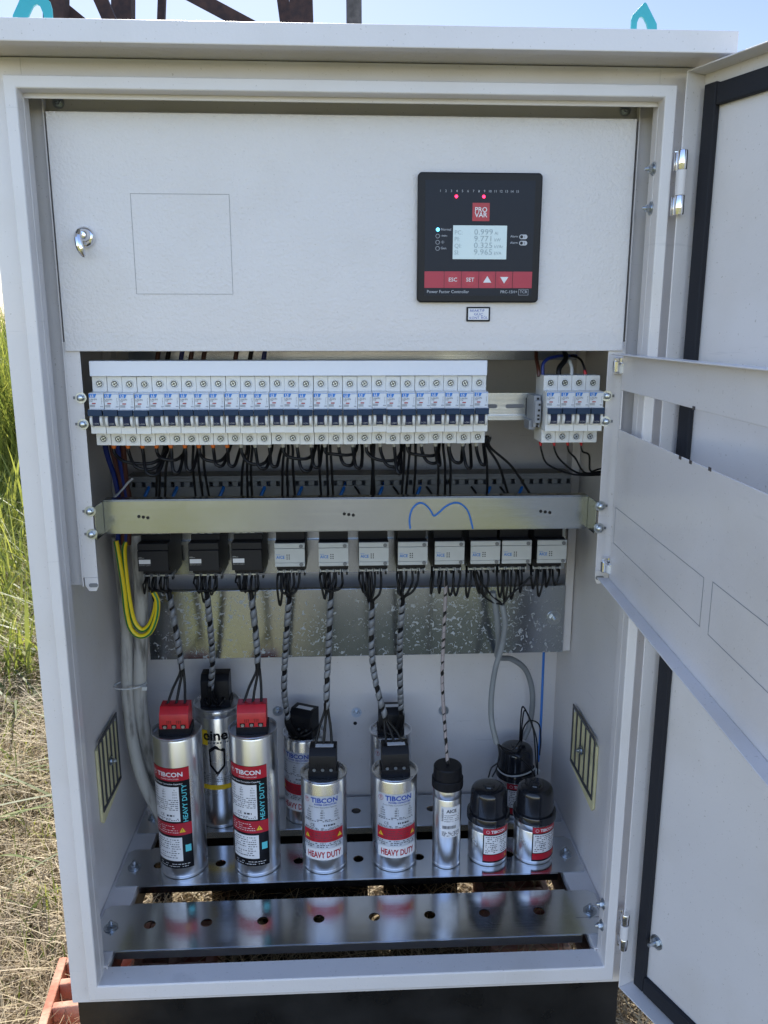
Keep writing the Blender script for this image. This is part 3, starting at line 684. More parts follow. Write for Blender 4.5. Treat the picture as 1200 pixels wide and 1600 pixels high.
# ================================================================ CONTACTORS
CY = .3400
def make_contactor(black):
    r = empty('contactor', (0, 0, 0)); w_ = .0225
    side = BLACKPL if black else DKGREY
    fb, ft = (.0195, .0615) if black else (.0205, .0565)
    g = G(); g.box(-w_+.0008, w_-.0008, -.0500, 0, 0, .0760); g.box(-w_+.0005, w_-.0005, -.0780, -.0502, .0080, .0690)
    hs = g.obj('base', BLACKPL, r, .0008)
    g = G(); g.box(-w_, w_, -.1040, -.0782, fb, ft)
    if not black: g.m(1); 
    g.obj('front_cover', DKGREY if black else LTGREY, r, .0009) if False else None
    g = G(); g.box(-w_, w_, -.0985, -.0782, fb+.0004, ft-.0004); g.obj('arc_chamber', side, r, .0005)
    g = G()
    if black:
        g.box(-w_, w_, -.1040, -.0987, fb, ft-.0105); g.box(-w_, w_, -.1010, -.0987, ft-.0103, ft)
        fc = g.obj('front_cover', DKGREY, r, .0008)
        g = G(); g.box(-.0205, -.0035, -.1044, -.1042, .0315, .0380); g.obj('sticker', STICK, fc, smooth=0)
        g = G(); ftext(g, 'RM147-12471', -.0205, -.1043, .0283, .0030, 0, 'LEFT'); ftext(g, 'contactor', -.0212, -.1043, .0405, .0034, 0.0, 'LEFT') if False else None
        g.box(-.0212, -.0125, -.1043, -.1042, .0402, .0408); g.box(-.0205, -.0160, -.1043, -.1042, .0412, .0417)
        g.obj('printing', FERGREY, fc, smooth=0)
    else:
        g.box(-w_, w_, -.1040, -.0987, fb+.0062, ft-.0078); g.box(-w_, w_, -.1034, -.0987, ft-.0074, ft); g.box(-w_, w_, -.1036, -.0987, fb, fb+.0058)
        fc = g.obj('front_cover', LTGREY, r, .0006)
        g = G(); ftext(g, 'AICE', -.0200, -.1043, .0332, .0066, .02, 'LEFT', .88); g.box(-.0205, -.0140, -.1043, -.1042, .0392, .0397)
        g.m(1)
        for i in range(2):
            for j in range(3): x, z = -.0040+i*.0032, .0328+j*.0030; g.box(x-.0008, x+.0008, -.1043, -.1042, z-.0008, z+.0008)
        g.obj('printing', [BLUEP, BLACKPL], fc, smooth=0)
        for z in (ft-.0042, fb+.0036):
            g = G(); g.lathe([(.0030, -.0014), (.0028, -.0006), (.0028, 0)], (.0170, -.1037, z), 'y', 14); g.obj('cover_screw', MIDGREY, fc)
    # terminals: three phases and one auxiliary, above and below
    for up in (1, 0):
        for k in range(4):
            x = -.0165+k*.0112
            g = G()
            z0, z1 = (.0692, .0745) if up else (.0025, .0078)
            g.box(x-.0048, x-.0038, -.0760, -.0505, z0, z1); g.box(x+.0038, x+.0048, -.0760, -.0505, z0, z1)
            g.m(1); g.box(x-.0036, x+.0036, -.0740, -.0520, z0+.0002, z1-.0025)
            g.obj('terminal', [LTGREY if not black else MIDGREY, ZINC if k < 3 else MIDGREY], r, .0003)
        for x in (-.018, -.006, .006, .018):
            if not up:
                g = G()
    g = G()
    for x in (-.020, -.0075, .0075, .020): g.box(x-.0014, x+.0014, -.0700, -.0600, -.0040, .0078)
    g.obj('mounting_foot', BLACKPL, r, .0003)
    return r
cx = [(-.3158-.2708)/2, -.2184, -.1545, -.0902, -.0246, .0361, .0951, .1511, .2058, .2538, .3081]
cb = make_contactor(True); cw = make_contactor(False); CZ = [.5125]*3+[.5160]*8
where = ['beside the thick grey cables', 'middle of the three black ones', 'next to the first white contactor']
for i, x in enumerate(cx):
    o = (cb if i == 0 else copy_tree(cb)) if i < 3 else (cw if i == 3 else copy_tree(cw))
    o.location = (x, CY, CZ[i])
    if i < 3: tag(o, f'black contactor with a white sticker, {where[i]}', 'contactor', 'contactors in the lower row')
    else: tag(o, f'light grey contactor, {ORD[i-3] if i < 10 else "last and rightmost"} of the eight light ones from the left', 'contactor', 'contactors in the lower row')
# ================================================================ CAPACITORS
SZ = .0304
def text_lines(g, r, a0, a1, z0, z1, n, seed, h=.0011):
    """rows of tiny print as short dashes wrapped round the can"""
    rn = random.Random(seed); 
    for k in range(n):
        z = z1-(k+.5)*(z1-z0)/n; a = a0
        while a < a1-.03:
            l = rn.uniform(.03, .12); b_ = min(a+l, a1)
            if rn.random() < .8: g.patch((0, 0), r, a, b_, z-h/2, z+h/2, 2)
            a = b_+rn.uniform(.015, .05)
def can(r, R_, H, rim=True, groove=True):
    g = G(); b = .0015
    prof = [(R_-.006, 0), (R_-.0015, .0006), (R_, .0030), (R_, .0060), (R_-.0004, .0066), (R_, .0072)]
    if rim: prof += [(R_, H-.006), (R_-.0006, H-.0045), (R_+.0012, H-.0028), (R_+.0014, H-.0008), (R_+.0006, H), (R_-.0014, H-.0002), (R_-.0020, H-.0050), (.010, H-.0060), (.0001, H-.0060)]
    else: prof += [(R_, H-.004), (R_-.0008, H-.002), (R_-.0008, H), (.0001, H)]
    if groove: prof[6:6] = [(R_, H-.0175), (R_-.0005, H-.0165), (R_, H-.0155)]
    g.lathe(prof, (0, 0, 0), 'z', 56); return g.obj('can', ALU, r, 0, 30)
def terminal_block(r, m, H, w_=.022, rot=0, hh=.036):
    """three pole screw terminal: base, sloped block with wells"""
    g = G(); g.box(-w_-.002, w_+.002, -.0155, .0165, H-.0058, H+.0070); o1 = g.obj('terminal_base', BLACKPL, r, .0008)
    g = G()
    g.prism([(-.0165, H+.0071), (.0165, H+.0071), (.0165, H+hh), (-.0055, H+hh), (-.0145, H+hh-.010), (-.0165, H+.0150)][::-1], 'x', -w_, w_)
    o2 = g.obj('terminal_block', m, r, .0008)
    g = G()
    for k in (-1, 0, 1):
        x = k*w_*.62; g.box(x-.0040, x+.0040, -.0169, -.0166, H+.0084, H+.0140)
    for k in (-1, 0, 1):
        for y in (.002, .010): g.box(k*w_*.62-.002, k*w_*.62+.002, y, y+.0022, H+hh+.0001, H+hh+.0003)
    for k in (-.33, .33):
        for q in (-.0035, 0, .0035): g.box(k*w_*1.0*1.0+q*.8-.0003, k*w_+q*.8+.0003, -.0168, -.0150, H+.0150, H+.0205)
    g.obj('terminal_well', BLACKL, o2)
    g = G()
    for k in (-1, 0, 1): g.lathe([(.0026, 0), (.0026, .0006)], (k*w_*.62, -.0176, H+.0105), 'y', 12)
    g.obj('terminal_screw', ZINC, o2)
    return o2
def redcap():
    r = empty('capacitor', (0, 0, 0)); R_ = .0375; H = .2440
    can(r, R_, H, groove=False); e = lambda k: R_+.0003+k*.00015
    a0, a1 = -1.15, .62; Z = lambda py: (1370-py)/(1370-1140)*.247   # label rows
    g = G(); z_t, z_b = .1960, .0210
    g.patch((0, 0), e(0), a0, a1, z_b, z_t, 30)
    g.m(1); g.patch((0, 0), e(1), a0, a1, .1740, .1955, 30); g.patch((0, 0), e(1), a0, a1, .0800, .1010, 30)
    g.m(2); g.patch((0, 0), e(1), a0+.03, .16, .1040, .1640, 20); g.patch((0, 0), e(1), a0+.08, .18, .0345, .0760, 20)
    g.m(3); g.patch((0, 0), e(1), .30, .54, .0500, .0620, 6)
    lb = g.obj('label', [BLACKL, REDP, STICK, CYAN], r, smooth=60)
    g = G(); ctext(g, 'TIBCON', e(3), -.20, .1815, .0105, .025, sx=1.1); circ2(g, e(3), -.95, .1850, .0042)
    ctext(g, 'T', e(3), -.95, .1828, .0062, .02); ctext(g, 'POWER CAPACITORS', e(3), -.20, .1765, .0030); ctext(g, 'Power Factor Correction Capacitor', e(3), -.36, .1680, .0036, .01)
    text_lines(g, e(3), -1.05, .05, .0830, .0980, 4, 3, .0009); text_lines(g, e(3), -.9, .5, .0230, .0310, 2, 4, .0009)
    g.m(1); ctext(g, 'HEAVY DUTY', e(3), .47, .1345, .0108, .012, rot=pi/2); ctext(g, 'n', e(3), .42, .0535, .006)
    g.m(2)
    rows = [(0, .16), (1, .156), (2, .152), (3, .147), (6, .132), (7, .1285), (8, .125)]
    for k, z in rows[:4]:
        for a in (-1.0, -.55, -.08): ctext(g, ['Qn kvar', '30.0 kvar', '27.5 kvar', '25.0 kvar'][k] if a < -.8 else (['Un', '480 V', '440 V', '400 V'] if a < -.3 else ['In', '36.1 A', '34.5 A', '31.8 A'])[k], e(3), a+.06, z-.002, .0033, .01, 'CENTER', .8)
    text_lines(g, e(3), -1.08, .12, .1230, .1430, 6, 9); ctext(g, 'CE', e(3), -.62, .1125, .0072, .0); text_lines(g, e(3), -.4, .1, .1125, .1165, 1, 5, .0030); text_lines(g, e(3), -1.05, .1, .1055, .1100, 2, 6)
    text_lines(g, e(3), -1.0, .1, .0385, .0740, 9, 8, .0012)
    ctext(g, '!', e(6), .22, .0868, .0062, .01)
    g.m(3); g.mesh(tri_mesh(.0062), None, lambda v: cylw(e(4), .22+v.x/e(4), .0850+v.y))
    g.obj('printing', [STICK, CYAN, INK, YELL], lb, smooth=0)
    terminal_block(r, REDBLK, H, .0225, hh=.040)
    return r
def cylw(r, t, z): return (r*sin(t), -r*cos(t), z)
def circ2(g, R_, a, z, r, w=.0005, n=20):
    k0 = len(g.v)
    for i in range(n):
        t = 2*pi*i/n
        for rr in (r, r-w): g.v.append(cylw(R_, a+rr*cos(t)/R_, z+rr*sin(t)))
    for i in range(n): j = (i+1) % n; g.face([k0+2*i, k0+2*j, k0+2*j+1, k0+2*i+1])
def tri_mesh(s):
    me = bpy.data.meshes.new('t'); me.from_pydata([(-s*.8, 0, 0), (s*.8, 0, 0), (0, s*1.35, 0)], [], [(0, 1, 2)]); return me
def hdcap():
    r = empty('capacitor', (0, 0, 0)); R_ = .0365; H = .1640
    can(r, R_, H, groove=False); e = lambda k: R_+.0003+k*.00015; a0, a1 = -.92, .98
    g = G(); g.patch((0, 0), e(0), a0, a1, .0460, .1400, 24)
    g.m(1); g.patch((0, 0), e(1), a0, a1, .0590, .0800, 24)
    g.m(2); g.patch((0, 0), e(2), a0+.05, a1, .0270, .0470, 24)
    lb = g.obj('label', [SILVERL, REDP, STICK], r, smooth=60)
    g = G(); ctext(g, 'TIBCON', e(3), .10, .1290, .0115, .03, sx=1.05); ctext(g, 'POWER CAPACITORS', e(3), .14, .1243, .0038, .03)
    g.m(1); circ2(g, e(3), -.72, .1320, .0046); ctext(g, 'T', e(3), -.72, .1300, .0062, .03); ctext(g, 'HEAVY DUTY', e(5), .06, .0318, .0150, .026, sx=.64)
    g.m(2); ctext(g, 'Power Factor Correction Capacitor', e(3), .02, .1200, .0032)
    for k in range(4):
        for a in (-.62, .0, .62): ctext(g, ['Qn', '15 kvar', '12 kvar', '10 kvar'][k] if a < -.3 else (['Un', '480 V', '440 V', '400 V'] if a < .3 else ['In', '19.2 A', '18.0 A', '17.2 A'])[k], e(3), a, .1145-.0042*k, .0034, .015, 'CENTER', .85)
    text_lines(g, e(3), -.85, .85, .0950, .1000, 2, 22); ctext(g, 'CE', e(3), -.45, .0865, .0068); text_lines(g, e(3), -.2, .6, .0870, .0915, 1, 25, .0028)
    text_lines(g, e(3), -.85, .9, .0805, .0850, 2, 26, .0010); text_lines(g, e(3), -.9, .9, .0490, .0585, 3, 27, .0013); text_lines(g, e(3), -.6, .6, .0610, .0770, 4, 28, .0010)
    g.m(3)
    for a in (-.72, .78): g.mesh(tri_mesh(.0058), None, lambda v, a=a: cylw(e(4), a+v.x/e(4), .0655+v.y))
    g.m(2)
    for a in (-.72, .78): ctext(g, '!', e(6), a, .0668, .0055, .01)
    g.obj('printing', [TIBBLUE, REDP, INK, YELL], lb, smooth=0)
    tb = terminal_block(r, BLACKPL, H, .0215, hh=.043)
    g = G(); g.box(-.0120, .0165, -.0040, .0060, H+.0433, H+.0436); g.obj('sticker', STICK, tb, smooth=0)
    return r
def slimcap():
    r = empty('capacitor', (0, 0, 0)); R_ = .0230; H = .1400
    can(r, R_, H, rim=False); e = lambda k: R_+.0003+k*.00015
    g = G(); g.patch((0, 0), e(0), -.55, .95, .0590, .1130, 18); lb = g.obj('label', STICK, r, smooth=60)
    g = G(); ctext(g, 'AICE', e(2), .20, .1030, .0080, .03); text_lines(g, e(2), -.3, .85, .0860, .1000, 4, 31, .0010); text_lines(g, e(2), -.45, .85, .0610, .0700, 4, 32, .0012)
    rn = random.Random(5); a = -.42
    while a < .55: b_ = a+rn.choice((.012, .02, .035)); g.patch((0, 0), e(2), a, b_, .0745, .0800, 1); a = b_+rn.choice((.014, .022))
    z = .0880
    while z < .110: h = rn.choice((.0005, .001)); g.patch((0, 0), e(2), -.50, -.36, z, z+h, 2); z += h+.0008
    g.obj('printing', INK, lb, smooth=0)
    g = G(); g.lathe([(.0234, H-.0010), (.0252, H-.0005), (.0252, H+.0140), (.0244, H+.0150), (.0232, H+.0152), (.0226, H+.0330), (.0212, H+.0350), (.006, H+.0350), (.0001, H+.0350)], (0, 0, 0), 'z', 44); g.obj('cap', BLACKPL, r, 0, 30)
    return r
def smallcap():
    r = empty('capacitor', (0, 0, 0)); R_ = .0325; H = .0760
    can(r, R_, H, rim=False); e = lambda k: R_+.0003+k*.00015; a0, a1 = -.42, 1.05
    g = G(); g.patch((0, 0), e(0), a0, a1, .0080, .0700, 18); g.m(1); g.patch((0, 0), e(1), a0, a1, .0590, .0695, 18); g.patch((0, 0), e(1), a0+.03, a1, .0110, .0220, 18)
    g.m(2); g.patch((0, 0), e(1), a0+.06, a1-.05, .0235, .0570, 16); lb = g.obj('label', [BLACKL, REDP, STICK], r, smooth=60)
    g = G(); ctext(g, 'TIBCON', e(3), .36, .0618, .0068, .03); circ2(g, e(3), -.18, .0640, .0028); g.m(1); text_lines(g, e(3), -.28, .9, .0250, .0560, 9, 41, .0013); ctext(g, 'CE', e(3), .15, .0330, .0060); g.m(2); g.mesh(tri_mesh(.003), None, lambda v: cylw(e(4), 0.85+v.x/e(4), .0150+v.y))
    g.obj('printing', [STICK, INK, YELL], lb, smooth=0)
    g = G(); g.lathe([(.0330, H-.0040), (.0352, H-.0035), (.0352, H+.0080), (.0345, H+.0090), (.0312, H+.0092), (.0296, H+.0400), (.0288, H+.0450), (.0265, H+.0490), (.0220, H+.0508), (.0095, H+.0508), (.0085, H+.0530), (.0065, H+.0535), (.0001, H+.0520)], (0, 0, 0), 'z', 48); g.obj('cap', GLOSSBK, r, 0, 40)
    return r
def oldcap():
    r = empty('capacitor', (0, 0, 0)); R_ = .0390; H = .2250
    can(r, R_, H); e = lambda k: R_+.0003+k*.00015
    g = G(); g.patch((0, 0), e(0), -.60, -.32, .1600, .1880, 6); g.patch((0, 0), e(0), -.95, 1.1, .0760, .0850, 20); lb = g.obj('label', YELL, r, smooth=60)
    g = G(); ctext(g, 'eine', e(2), .02, .1700, .0260, .03, sx=1.0)
    n0 = len(g.v); sh = [(-.30, .152), (0, .160), (.42, .152), (.40, .120), (.06, .103), (-.27, .122)]; si = [(-.23, .147), (0, .1535), (.35, .147), (.33, .122), (.06, .110), (-.20, .124)]
    for a, b_ in zip(sh, si): g.v += [cylw(e(2), *a), cylw(e(2), *b_)]
    for i in range(6): j = (i+1) % 6; g.face([n0+2*i, n0+2*j, n0+2*j+1, n0+2*i+1])
    g.m(1); text_lines(g, e(2), -.3, .6, .1620, .1670, 1, 51, .003); text_lines(g, e(2), -.6, .7, .0900, .1080, 5, 52)
    g.obj('printing', [BLACKL, MIDGREY], lb, smooth=0)
    terminal_block(r, BLACKPL, H, .0240, hh=.052)
    return r
specs = [
 (redcap, -.2745, .2405, 'tall silver capacitor with red terminal and black label, standing leftmost at the front'),
 ('c0', -.1555, .2405, 'tall silver capacitor with red terminal, second at the front, right of the big grey one'),
 (hdcap, -.0455, .2405, 'silver HEAVY DUTY capacitor with black terminal, standing right of the two red-topped ones'),
 ('c2', .0690, .2405, 'silver HEAVY DUTY capacitor with black terminal at the front, left of the slim one'),
 (slimcap, .1535, .2300, 'slim silver capacitor with a flat black cap and white barcode label'),
 (smallcap, .2240, .2430, 'short capacitor with glossy black dome and red label, beside the slim one'),
 ('c5', .3005, .2430, 'short capacitor with glossy black dome and red label, rightmost at the front'),
 (oldcap, -.2330, .3760, 'tall grey capacitor with shield emblem and yellow band, behind the red-topped pair'),
 ('c2', -.0830, .3760, 'HEAVY DUTY capacitor at the back, half hidden by the third front capacitor'),
 ('c2', .0700, .3760, 'HEAVY DUTY capacitor at the back, straight behind the fourth front capacitor'),
 ('c5', .2960, .3700, 'short black-domed capacitor at the back, tied with a white zip tie')]
made = []
for i, (f, x, y, lab) in enumerate(specs):
    o = copy_tree(made[int(f[1:])]) if isinstance(f, str) else f()
    made.append(o); o.location = (x, y, SZ); tag(o, lab, 'capacitor', 'capacitors on the shelves')
made[10].rotation_euler.z = -.25; made[5].rotation_euler.z = .0; made[6].rotation_euler.z = .12; made[3].rotation_euler.z = .03; made[2].rotation_euler.z = -.05
made[8].rotation_euler.z = -.45; made[1].rotation_euler.z = .02
# ================================================================ WIRES
def wire(pts, r, m, label, cat='wire', group=None, name='wire', n=7, seg=8, ferrule=None, uv=False, both=None):
    sp = spline(pts, n); L = sp[0]
    g = G(); g.tube(sp, r, seg, uv=uv)
    if ferrule:
        e = empty(name, tuple(L)); tag(e, label, cat, group)
        g.v = [tuple(Vector(v)-L) for v in g.v]; g.obj('conductor', m, e, 0, 60)
        d = (sp[1]-sp[0]).normalized(); h = G(); h.tube([Vector((0, 0, .004)), Vector((0, 0, 0)), d*.004, d*.0075], [r*1.35, r*1.45, r*1.45, r*1.1], 10); h.obj('ferrule', ferrule, e, 0, 40)
        return e
    o = g.obj(name, m, None, 0, 60, loc=tuple(L)); return tag(o, label, cat, group)
mcbx = [MX0+MW*(i+.5) for i in range(27)]
# drop wires from the breakers to the contactors
drops = [[(258, 700, 248, 778), (254, 702, 244, 778), (266, 700, 258, 778)], [(301, 698, 306, 778), (309, 700, 317, 778), (316, 700, 327, 778)], [(384, 700, 377, 778), (388, 702, 387, 778), (393, 700, 394, 778)],
         [(444, 700, 441, 778), (449, 702, 450, 778), (456, 702, 461, 778)], [(497, 696, 502, 778), (510, 698, 513, 778), (516, 698, 521, 778)], [(585, 700, 579, 778), (580, 700, 585, 778), (583, 700, 583, 778)],
         [(633, 698, 627, 778), (640, 698, 634, 778), (650, 698, 646, 778)], [(683, 698, 684, 778), (693, 698, 695, 778), (702, 698, 703, 778)], [(764, 690, 760, 778), (768, 690, 795, 778), (772, 692, 832, 778)]]
for gi, grp in enumerate(drops):
    for k, (a, b_, c_, d_) in enumerate(grp):
        q = P(c_, d_, .245); x = cx[gi]-.0165+k*.0112 if gi < 8 else cx[8+k]-.012
        top = P(a, b_-8, .104); tgt = Vector((x, .284, .600))
        if gi == 8: top = P(a-6, b_-2, .112)
        pts = [top+Vector((0, 0, .006)), top+Vector((J(.001), .004, -.008)), (top*.55+q*.45)+Vector((0, -.01, .004)), q, Vector((q.x*.4+tgt.x*.6, .270, .625)), tgt]
        wire(pts, .0018, WIREBK, f'black wire behind the steel strip in the {ORD[gi]} drop bundle from the left', 'wire', f'black drop wires of the {ORD[gi]} bundle')
# jumper loops under the breakers
for gi in range(9):
    hub = P([262, 290, 358, 425, 492, 556, 627, 660+25, 722][gi], 704, .118)
    if gi == 0: members = (0, 1, 2)
    else: members = tuple(3*gi+t for t in range(3))
    for t, mi in enumerate(members):
        x = mcbx[mi]+.003; a = Vector((x, .096, .7445)); dep = .026+.005*t+J(.008) if gi else .028+.006*t
        hx = hub.x if hub.x > x+.006 else x+.014
        mid = Vector(((x*.5+hx*.5), .088-.004*t, .7445-dep)); h = Vector((hx+J(.003), .118+.004*t, .738))
        pts = [a, a+Vector((.001, -.001, -.014)), mid+Vector(((x-hx)*.22, 0, .004)), mid+Vector(((hx-x)*.25, .004, .002)), Vector((hx-.001, .110, .728)), h]
        wire(pts, .0022, WIREBK, f'black jumper loop hanging under the {ORD[mi]} breaker of the long row', 'wire', 'jumper loops under the breakers', ferrule=ORANGE if mi < 9 else FERGREY)
# wires of the group of four
for k, (a, b_) in enumerate(((842, 596), (866, 0), (892, 0), (910, 0))):
    x = .2418+MW*(k+.5)-.004; st = Vector((x, .092, .7445))
    ep = P(936, 739+[3, 0, -2, -6][k], .100)
    wire([st, st+Vector((.002, -.002, -.014)), Vector((x+.012, .092, .7445-.032+.004*k)), Vector((x*.45+ep.x*.55, .096, ep.z+.002-.001*k)), ep, ep+Vector((.03, .01, .003))], .0013, WIREBK, ['thin black wire curving right from under the leftmost of the four breakers', 'thin black wire curving right from under the second of the four breakers', 'thin black wire curving right from under the third of the four breakers', 'thin black wire curving right from under the rightmost of the four breakers'][k], 'wire', 'thin wires under the four breakers', ferrule=FERRED)
tops = [((848, 588), (850, 566), (868, 557), (900, 556), BLUED, .0022, 'dark wire arching from the leftmost of the four breakers'), ((873, 588), (874, 575), (884, 560), (880, 545), WIREBK, .0034, 'thick black wire rising behind the second of the four breakers'),
        ((893, 588), (893, 574), (887, 564), (870, 580), ZIPW, .0022, 'short white wire bent over above the third of the four breakers'), ((915, 587), (912, 572), (905, 560), (885, 554), WIREBK, .0015, 'thin black wire with red tip above the rightmost of the four breakers')]
for a, b_, c_, d_, m_, r_, lab in tops:
    wire([P(*a, .085), P(*b_, .088), P(*c_, .10), P(*d_, .13)], r_, m_, lab, 'wire', ferrule=FERRED if 'red tip' in lab else None)
wire([P(842, 588, .088), P(841, 575, .092), P(838, 560, .11), P(838, 545, .13)], .0026, BROWNW, 'brown wire rising from the top of the leftmost of the four breakers')
# vertical supply wires, left side and behind the breakers
for k, (x0, x1, m_, nm) in enumerate(((163, 180, BLUED, 'dark blue wire at the far left under the breakers, leftmost of four'), (173, 188, BROWNW, 'brown wire under the breakers between two dark blue ones at far left'), (182, 193, BLUED, 'dark blue wire at far left under the breakers, right of a brown one'), (190, 197, BROWNW, 'brown wire at far left under the breakers, nearest the zip tie'))):
    wire([P(x0-3, 660, .17), P(x0+3, 705, .18), P(x1, 750, .21), P(x1+6, 790, .24), P(x1+4, 850, .27)], .0038, m_, nm, 'wire')
for k, (x, m_, nm) in enumerate(((246, BROWNW, 'brown wire behind the cover strip, leftmost in the gap under the panel'), (262, WIREBK, 'black wire behind the cover strip, second in the gap under the panel'), (283, BLUED, 'dark blue wire behind the cover strip, third in the gap under the panel'), (298, BROWNW, 'brown wire behind the cover strip beside the first dark blue one'), (318, BROWNW, 'short brown wire behind the cover strip, fifth in the gap'), (368, BROWNW, 'brown wire behind the cover strip, left of the second black one'), (391, WIREBK, 'black wire behind the cover strip, second black one in the gap'), (412, BLUED, 'dark blue wire behind the cover strip, right one of two'))):
    wire([P(x+4, 540, .20), P(x, 560, .20), P(x-4, 600, .20), P(x-3, 650, .20)], .0032, m_, nm, 'wire')
for k, px in enumerate((229, 273, 346, 410, 468, 534, 594, 653, 762, 812)):
    wire([P(px-3, 776, .294), P(px+1, 768, .296), P(px+4, 760, .303), P(px+6, 755, .315)], .0026, BLUEW, f'short blue wire entering the duct, {ORD[k]} blue one from the left', 'wire', 'blue wires at the cable duct', n=4)
for k, px in enumerate((556, 616, 668, 738, 783)):
    wire([P(px-4, 758, .306), P(px+1, 764, .296), P(px+6, 772, .292), P(px+8, 785, .29)], .0017, WIREBK, f'thin black wire leaving a duct hole, {ORD[k]} of five from the left', 'wire', 'thin wires from the duct holes', n=4)
# blue bent wire on the strip
mp = [(641, 826), (640, 812), (643, 798), (650, 789), (658, 786), (666, 790), (673, 798), (678, 806), (686, 801), (696, 792), (706, 787), (716, 786), (726, 792), (733, 803), (739, 826)]
wire([P(x, y, .0888) for x, y in mp], .0011, BLUEW, 'thin blue wire bent like a letter M across the front of the steel strip', 'wire', seg=8)
# wires below the contactors
YF = .2700
sleeves = [  # start of the sleeve under contactor i, path px, end
 (0, [(264, 925), (272, 970), (280, 1015), (284, 1048)], 'three', 0), (1, [(323, 925), (329, 985), (332, 1035), (329, 1078)], 'one', 7), (2, [(392, 925), (398, 975), (402, 1020), (403, 1046)], 'three', 1),
 (3, [(452, 932), (447, 1000), (444, 1075), (450, 1125)], 'one', 8), (4, [(517, 925), (514, 1000), (511, 1060), (510, 1108)], 'three', 2), (5, [(581, 940), (581, 1020), (589, 1075), (603, 1122)], 'three', 3), (6, [(629, 935), (625, 1000), (625, 1060), (627, 1118)], 'one', 9)]
def helix(path, r, wid, pitch, g):
    """ribbon wound round a path; leaves a gap that shows what is inside"""
    sp = spline(path, 40); acc = [0]
    for i in range(1, len(sp)): acc.append(acc[-1]+(sp[i]-sp[i-1]).length)
    n = len(sp); nrm = Vector((0, -1, 0)); n0 = len(g.v); cnt = 0; step = pitch/14; s_ = 0; i = 0; rows = []
    T = [(sp[min(k+1, n-1)]-sp[max(k-1, 0)]).normalized() for k in range(n)]
    def at(s):
        nonlocal i
        s = max(0, min(acc[-1]-1e-6, s)); j = 0
        lo, hi = 0, n-1
        while hi-lo > 1:
            mdl = (lo+hi)//2
            if acc[mdl] <= s: lo = mdl
            else: hi = mdl
        f = (s-acc[lo])/max(1e-9, acc[lo+1]-acc[lo]); p = sp[lo].lerp(sp[lo+1], f); t = T[lo].lerp(T[lo+1], f).normalized()
        u = Vector((0, -1, 0)); u = (u-t*u.dot(t)).normalized(); return p, u, t.cross(u)
    s = 0
    while s < acc[-1]-wid:
        a = 2*pi*(s+.0035*sin(s*61)+.002*sin(s*150+1))/pitch; row = []
        for q in (0, 1):
            p, u, v = at(s+q*wid*(.92+.12*sin(s*47))); row.append(tuple(p+(u*cos(a)+v*sin(a))*r))
        g.v += row; rows.append(1); s += step
    for k in range(len(rows)-1): g.face([n0+2*k, n0+2*k+2, n0+2*k+3, n0+2*k+1])
caps_top = {0: (-.2745, .2405, .030+.244+.040), 1: (-.1555, .2405, .030+.244+.040), 2: (-.0455, .2405, .030+.164+.043), 3: (.069, .2405, .030+.164+.043)}
nice = {0: 'leftmost red-topped capacitor', 1: 'second red-topped capacitor', 2: 'third front capacitor', 3: 'fourth front capacitor', 7: 'tall grey back capacitor', 8: 'left HEAVY DUTY capacitor at the back', 9: 'middle capacitor at the back'}
for ci, path, kind, cap in sleeves:
    ya = .262; ye = {0: .262, 1: .262, 2: .262, 3: .262, 7: .335, 8: .330, 9: .338}[cap]
    n = len(path); pts = [P(x, y, ya+(ye-ya)*k/(n-1)) for k, (x, y) in enumerate(path)]
    e = empty('spiral_cable', tuple(pts[0])); tag(e, f'cable in grey spiral wrap running down to the {nice[cap]}', 'cable', 'spiral wrapped cables')
    L = pts[0]; g = G(); g.tube([p-L for p in spline(pts, 8)], .0039, 10); g.obj('wire_bundle', WIREBK, e, 0, 60)
    g = G(); helix([p-L for p in pts], .0048, .0123, .0150, g); o = g.obj('spiral_wrap', SPIRAL, e, 0, 60)
    md = o.modifiers.new('thick', 'SOLIDIFY'); md.thickness = .0008; md.offset = 0
    # from contactor terminals into the sleeve
    for k in range(4):
        x = cx[ci]-.0165+k*.0095; s0 = Vector((x, .279, CZ[ci]+.006)); top = pts[0]+Vector((J(.0025), J(.002), 0))
        s1 = s0+Vector((J(.002), -.012, -.022)); md_ = s1.lerp(top, .55)+Vector(((x-cx[ci])*.35, -.004, 0))
        wire([s0, s0+Vector((0, -.008, -.008)), s1, md_, top, pts[1].lerp(pts[0], .8)], .0019, WIREBK, f'black wire from the {ORD[ci]} contactor into its spiral wrap', 'wire', f'black tails of the {ORD[ci]} contactor')
    if kind == 'three':
        cxp, cyp, cz_ = caps_top[cap]; st = pts[-1]
        for k in (-1, 0, 1):
            ed = Vector((cxp+k*.0135+.0005, cyp+.006, cz_-.002)); top = st+Vector((k*.0022, 0, .010))
            wire([top, st+Vector((k*.003, 0, -.004)), st.lerp(ed, .55)+Vector((k*.002, .002, 0)), ed], .0021, WIREBK, f'black wire entering the terminal of the {nice[cap]}', 'wire', f'wires on the {nice[cap]}')
    else:
        st = pts[-1]; o = made[cap]
        for k in (-1, 0, 1):
            ed = Vector((o.location.x+k*.014, o.location.y-.018, SZ+{7: .225, 8: .164, 9: .164}[cap]+.012)); 
            wire([st+Vector((k*.002, 0, .012)), st+Vector((k*.003, -.002, -.006)), Vector(((st.x+ed.x)/2, ed.y-.010, ed.z-.004-abs(k)*.004)), ed+Vector((0, -.006, -.002)), ed], .0026, WIREBK, f'black wire bending into the terminal of the {nice[cap]}', 'wire', f'wires on the {nice[cap]}')
